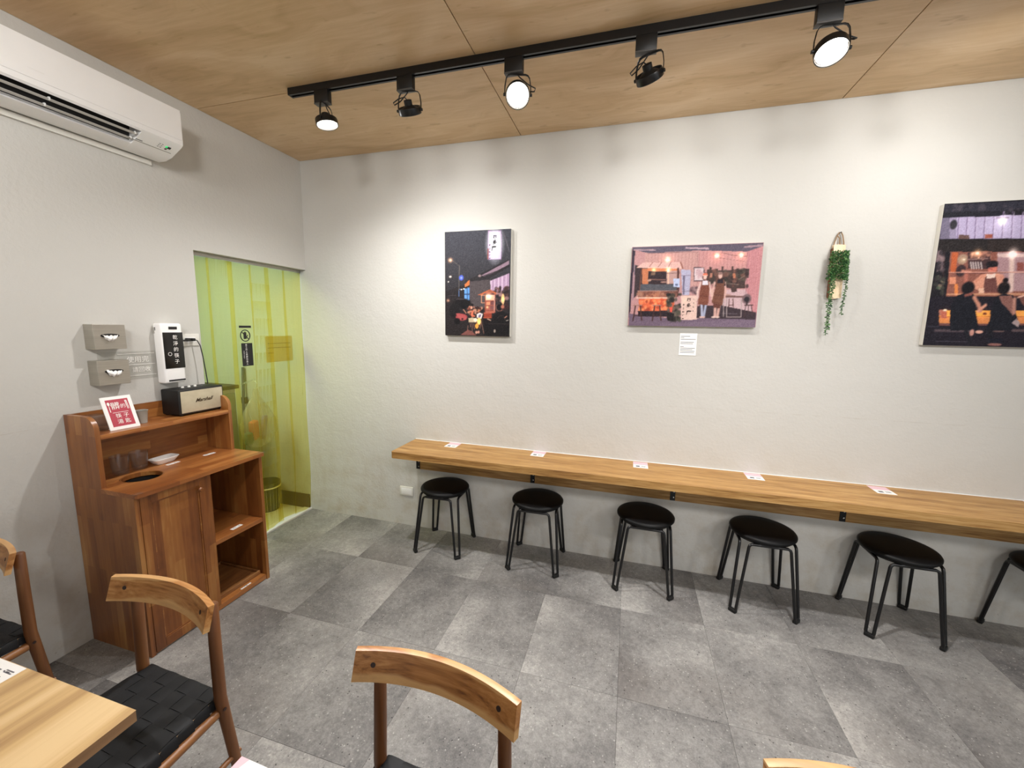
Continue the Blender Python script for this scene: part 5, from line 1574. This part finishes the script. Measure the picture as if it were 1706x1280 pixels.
    c.ell(1245, 630, 44, 48, (120, 96, 100)); c.ell(1245, 634, 26, 26, (48, 42, 48)); c.line([(1248, 660), (1245, 690)], 14, (52, 44, 48))
    c.line([(1225, 690), (1305, 690)], 9, (80, 56, 56)); c.line([(1235, 695), (1222, 800)], 8, (80, 58, 60)); c.line([(1290, 695), (1300, 780)], 8, (80, 58, 60)); c.line([(1262, 695), (1262, 770)], 6, (80, 58, 60))
    # two people in brown aprons
    c.poly([(786, 690), (860, 690), (840, 800), (800, 800)], (66, 52, 58))
    c.line([(808, 690), (812, 800)], 22, (186, 190, 214)); c.line([(848, 690), (828, 800)], 22, (176, 182, 208)); c.ell(800, 806, 16, 9, (220, 180, 170)); c.ell(826, 806, 16, 9, (220, 180, 170))
    c.line([(800, 470), (768, 560), (766, 640)], 17, (228, 196, 188)); c.line([(884, 470), (892, 560), (905, 600)], 17, (228, 192, 184))
    c.poly([(806, 455), (878, 455), (880, 520), (802, 520)], (232, 226, 236)); c.poly([(804, 494), (882, 494), (884, 560), (868, 690), (772, 684), (790, 560)], (128, 76, 62)); c.line([(812, 455), (808, 500)], 9, (128, 76, 62)); c.line([(874, 455), (878, 500)], 9, (128, 76, 62)); c.line([(790, 600), (872, 604)], 5, (96, 54, 46)); c.line([(778, 640), (870, 645)], 20, (142, 88, 72), 0.6)
    c.ell(842, 412, 26, 36, (70, 38, 36)); c.ell(842, 416, 18, 26, (238, 198, 186)); c.poly([(818, 404), (824, 380), (862, 380), (868, 404)], (238, 130, 104)); c.line([(820, 403), (866, 403)], 6, (246, 214, 200)); c.line([(834, 428), (850, 428)], 3, (190, 110, 100))
    c.line([(940, 680), (936, 800)], 26, (222, 176, 164)); c.line([(982, 680), (960, 800)], 26, (216, 170, 158)); c.ell(922, 806, 22, 9, (226, 196, 186)); c.ell(962, 806, 20, 9, (226, 196, 186))
    c.poly([(912, 640), (1000, 650), (985, 720), (925, 715)], (104, 62, 54))
    c.line([(934, 470), (916, 560), (910, 630)], 19, (222, 178, 166)); c.line([(1034, 470), (1040, 560), (1030, 620)], 17, (222, 178, 166)); c.line([(900, 540), (912, 600)], 13, (224, 184, 172))
    c.poly([(945, 440), (1030, 440), (1040, 500), (940, 510)], (46, 38, 46)); c.poly([(952, 478), (1026, 476), (1030, 560), (1008, 690), (906, 668), (930, 560)], (118, 76, 62)); c.line([(955, 445), (952, 490)], 11, (124, 82, 66)); c.line([(1022, 445), (1026, 490)], 11, (124, 82, 66)); c.line([(935, 590), (1016, 596)], 5, (88, 54, 46)); c.line([(915, 640), (1010, 655)], 18, (134, 90, 74), 0.6)
    c.ell(990, 402, 20, 30, (226, 184, 172)); c.ell(990, 380, 22, 14, (150, 116, 110)); c.line([(980, 420), (1000, 420)], 3, (160, 100, 92)); c.line([(982, 398), (986, 398)], 3, (90, 60, 58)); c.line([(995, 398), (999, 398)], 3, (90, 60, 58))
    br = plain('brush_ink', '#3b2624', 0.7)
    return build_canvas('canvas', 'landscape photograph of two people in brown aprons outside a food stall', 2.595, 3.345, 1.678, 2.178, c,
                        [('四', 0.024, br, (685, 640), 1), ('多', 0.027, br, (682, 695), 1), ('庫', 0.030, br, (682, 765), 1), ('和\n之\n料\n理\n屋', 0.0125, br, (630, 757), 1.75), ('こ\nと\nも\nら', 0.0105, br, (730, 690), 2.3)])

def photo_diners():
    c = Canvas(338, 226, H3)
    c.c[:] = np.array([30, 28, 34]) / 255
    c.use(1500, 320, 4.267)
    E = 2620
    c.poly([(290, 185), (E, 90), (E, 330), (290, 338)], (182, 170, 204)); c.poly([(285, 185), (400, 182), (395, 335), (280, 338)], (120, 112, 134))
    c.poly([(350, 180), (E, 100), (E, 330), (350, 338)], (196, 182, 214), 0.5)
    for k in range(27):
        x = 412 + k * 60 + k * k * 0.6
        c.line([(x + 6, 140), (x - 6, 335)], 5, (112, 92, 128)); c.line([(x + 14, 140), (x + 2, 335)], 5, (220, 206, 232), 0.7)
    for gx in (725, 1290, 1800):
        c.glow(gx, 215, 150, (60, 60, 60), 0.7); c.line([(gx - 40, 184), (gx + 44, 182)], 8, (150, 130, 150)); c.ell(gx, 198, 22, 14, (255, 252, 250)); c.glow(gx, 205, 46, (220, 220, 230), 0.9)
    c.poly([(312, 90), (E, -20), (E, 60), (879, 118), (312, 180)], (48, 47, 58)); c.poly([(312, 145), (700, 135), (730, 158), (700, 172), (312, 182)], (36, 36, 44)); c.speckle([(380, 95), (900, 130)], [(112, 100, 108), (76, 70, 80)], 14, 14, 0.7)
    c.ell(378, 232, 26, 34, (52, 50, 56)); c.rect(415, 305, 490, 335, (108, 82, 78)); c.rect(600, 302, 655, 330, (168, 94, 78))
    c.poly([(265, 335), (E, 318), (E, 412), (265, 425)], (42, 37, 38)); c.line([(300, 338), (E, 320)], 6, (28, 26, 30)); c.poly([(620, 340), (E, 335), (E, 410), (620, 415)], (54, 44, 42), 0.7)
    # lit kitchen
    c.poly([(355, 425), (E, 415), (E, 720), (330, 730)], (146, 92, 80)); c.poly([(690, 430), (E, 420), (E, 700), (690, 705)], (176, 140, 144))
    c.line([(795, 440), (785, 700)], 34, (245, 214, 200), 0.8); c.line([(1150, 440), (1145, 700)], 40, (230, 190, 176), 0.6); c.rect(830, 500, 879, 560, (146, 84, 78)); c.rect(980, 440, 1080, 690, (120, 74, 70)); c.rect(1280, 440, 1420, 700, (132, 86, 82)); c.rect(1500, 440, 1640, 640, (96, 62, 62))
    c.poly([(690, 440), (E, 425), (E, 450), (690, 464)], (222, 190, 184)); c.line([(560, 470), (640, 462)], 12, (210, 160, 140))
    c.rect(480, 430, 640, 545, (74, 52, 54)); c.speckle([(490, 435), (640, 470)], [(230, 170, 140), (110, 76, 70), (190, 130, 110)], 16, 14)
    c.line([(480, 480), (620, 474)], 8, (150, 116, 112))
    for x in (500, 516, 534, 552, 572):
        c.line([(x, 500), (x + 8, 545)], 9, (224, 206, 200)); c.line([(x + 9, 500), (x + 16, 545)], 5, (60, 44, 56))
    c.poly([(368, 430), (410, 428), (395, 570), (355, 572)], (196, 100, 62)); c.rect(350, 605, 395, 655, (228, 150, 118)); c.rect(385, 655, 410, 735, (232, 138, 78))
    c.ell(430, 560, 36, 42, (62, 46, 50)); c.ell(442, 478, 36, 36, (176, 146, 124)); c.ell(446, 482, 20, 18, (204, 170, 142)); c.ell(452, 481, 7, 7, (250, 236, 210)); c.line([(440, 560), (500, 570)], 16, (210, 140, 120)); c.line([(470, 580), (465, 640)], 26, (190, 116, 100))
    c.glow(548, 436, 50, (255, 190, 130), 0.9); c.ell(548, 436, 12, 10, (255, 246, 226)); c.glow(800, 432, 60, (255, 230, 220), 0.9); c.ell(800, 432, 16, 9, (255, 252, 248))
    for x in (1050, 1420):
        c.glow(x, 436, 60, (255, 210, 170), 0.9)
    # cook
    c.poly([(570, 590), (612, 578), (700, 576), (735, 600), (735, 640), (700, 700), (590, 700), (530, 690), (525, 650)], (226, 158, 132)); c.poly([(600, 612), (620, 590), (672, 588), (680, 612), (695, 712), (590, 712)], (112, 70, 66)); c.poly([(612, 582), (674, 580), (672, 612), (614, 614)], (244, 214, 200)); c.ell(655, 545, 32, 38, (224, 130, 112)); c.ell(652, 512, 44, 24, (34, 28, 34)); c.poly([(612, 520), (695, 515), (690, 530), (640, 535), (616, 545)], (34, 28, 34)); c.line([(628, 545), (652, 549)], 5, (120, 56, 54)); c.line([(530, 640), (580, 600)], 26, (222, 150, 124)); c.line([(720, 600), (730, 670)], 30, (216, 146, 124))
    c.rect(555, 685, 595, 720, (236, 186, 160)); c.line([(345, 572), (E, 562)], 6, (232, 170, 150)); c.line([(345, 578), (E, 568)], 3, (80, 44, 46))
    c.line([(330, 728), (E, 722)], 9, (240, 176, 136)); c.line([(330, 738), (E, 734)], 8, (180, 110, 88)); c.line([(312, 430), (300, 735)], 14, (52, 40, 42)); c.line([(350, 575), (330, 735)], 6, (170, 100, 80))
    c.speckle([(255, 430), (300, 560)], [(150, 126, 128), (50, 44, 50), (90, 78, 84)], 26, 16); c.speckle([(235, 600), (310, 730)], [(60, 62, 56), (88, 104, 84), (44, 40, 44), (150, 130, 110)], 24, 14)
    # below the counter
    c.poly([(190, 745), (E, 740), (E, 1110), (150, 1110)], (34, 30, 40))
    for x0, x1 in ((275, 372), (520, 640), (800, 1010), (1110, 1240), (1420, 1560), (1760, 1880), (2060, 2200)):
        c.rect(x0, 842, x1, 890, (250, 168, 84)); c.rect(x0, 890, x1, 935, (222, 140, 84)); c.line([(x0, 887), (x1, 886)], 4, (170, 90, 50)); c.glow((x0 + x1) / 2, 870, 70, (110, 50, 10), 0.5); c.rect(x0, 935, x1, 950, (120, 78, 74))
    c.rect(275, 838, 330, 880, (190, 120, 100)); c.ell(318, 840, 14, 8, (255, 230, 200)); c.rect(290, 850, 330, 900, (200, 110, 90)); c.ell(600, 866, 14, 9, (120, 60, 40))
    c.line([(250, 985), (490, 988)], 18, (92, 78, 84)); c.line([(640, 985), (730, 985)], 20, (128, 100, 96)); c.line([(800, 985), (E, 975)], 18, (100, 82, 84)); c.line([(250, 1062), (480, 1064)], 5, (74, 70, 82)); c.line([(180, 955), (270, 958)], 8, (56, 54, 66))
    # women at the counter, seen from behind
    def diner(x, bun, flip):
        s = -1 if flip else 1
        P = lambda q: [(x + s * a, b_) for a, b_ in q]
        c.poly(P([(-120, 800), (-95, 745), (-40, 722), (30, 722), (60, 760), (50, 850), (70, 960), (60, 985), (-130, 985), (-135, 900)]), (26, 27, 36))
        c.ell(x - s * 4, 682, 46, 44, (24, 22, 28)); c.line(P([(20, 725), (-20, 735)]), 20, (150, 90, 80))
        c.line(P([(40, 750), (70, 800), (85, 845)]), 26, (206, 142, 120)); c.line(P([(70, 845), (120, 805)]), 22, (222, 156, 132))
        c.line(P([(-20, 985), (10, 1070)]), 26, (30, 30, 38))
    diner(485, False, False)
    c.ell(560, 995, 28, 12, (236, 180, 160)); c.ell(508, 1000, 16, 24, (206, 150, 136))
    c.poly([(690, 740), (735, 722), (800, 735), (826, 790), (820, 860), (850, 960), (770, 985), (600, 990), (640, 900), (650, 810)], (28, 29, 38)); c.poly([(700, 738), (790, 735), (815, 800), (800, 880), (770, 840), (720, 790)], (140, 96, 88)); c.line([(812, 760), (808, 860)], 24, (190, 136, 120)); c.ell(735, 684, 44, 44, (26, 22, 26)); c.ell(748, 628, 20, 18, (28, 22, 26)); c.ell(740, 655, 20, 14, (40, 32, 32)); c.line([(640, 990), (640, 1080)], 40, (28, 28, 36)); c.ell(670, 1085, 50, 10, (150, 104, 98)); c.poly([(825, 900), (850, 930), (840, 965), (790, 930)], (170, 150, 150))
    c.poly([(840, 740), (E, 745), (E, 800), (900, 830), (860, 790)], (120, 78, 72)); c.line([(835, 750), (900, 730)], 10, (240, 190, 170))
    diner(1050, False, True); diner(1330, True, False); diner(1660, False, True); diner(1980, True, False); diner(2290, False, False)
    c.rect(620, 1040, 730, 1075, (30, 30, 42))
    return build_canvas('canvas', 'large photograph of a cook and two diners seen from behind, cut off by the frame', 4.181, 5.306, 1.595, 2.343, c)

photo_night()
photo_shop()
photo_diners()

# caption below the landscape photograph
cp_ = thing('wall_caption', 'small white printed caption on the wall below the landscape photograph', 'caption', (2.975, 0.0, 1.563))
MB().box((0, -0.0016, 0), (0.103, 0.003, 0.142), bev=0.0005).build('card', PAPER, cp_, 0)
b = MB()
for k, l in enumerate((0.055, 0.020, 0.090, 0, 0.080, 0.074, 0, 0.022, 0.088, 0.074, 0.088, 0.086)):
    if l:
        z = 0.052 - 0.0095 * k
        b.span(-0.045, -0.045 + l, -0.0034, -0.0031, z - 0.0016, z + 0.0016)
o = b.build('printed_lines', GREY_INK, cp_, 0)
o['kind'] = 'stuff'
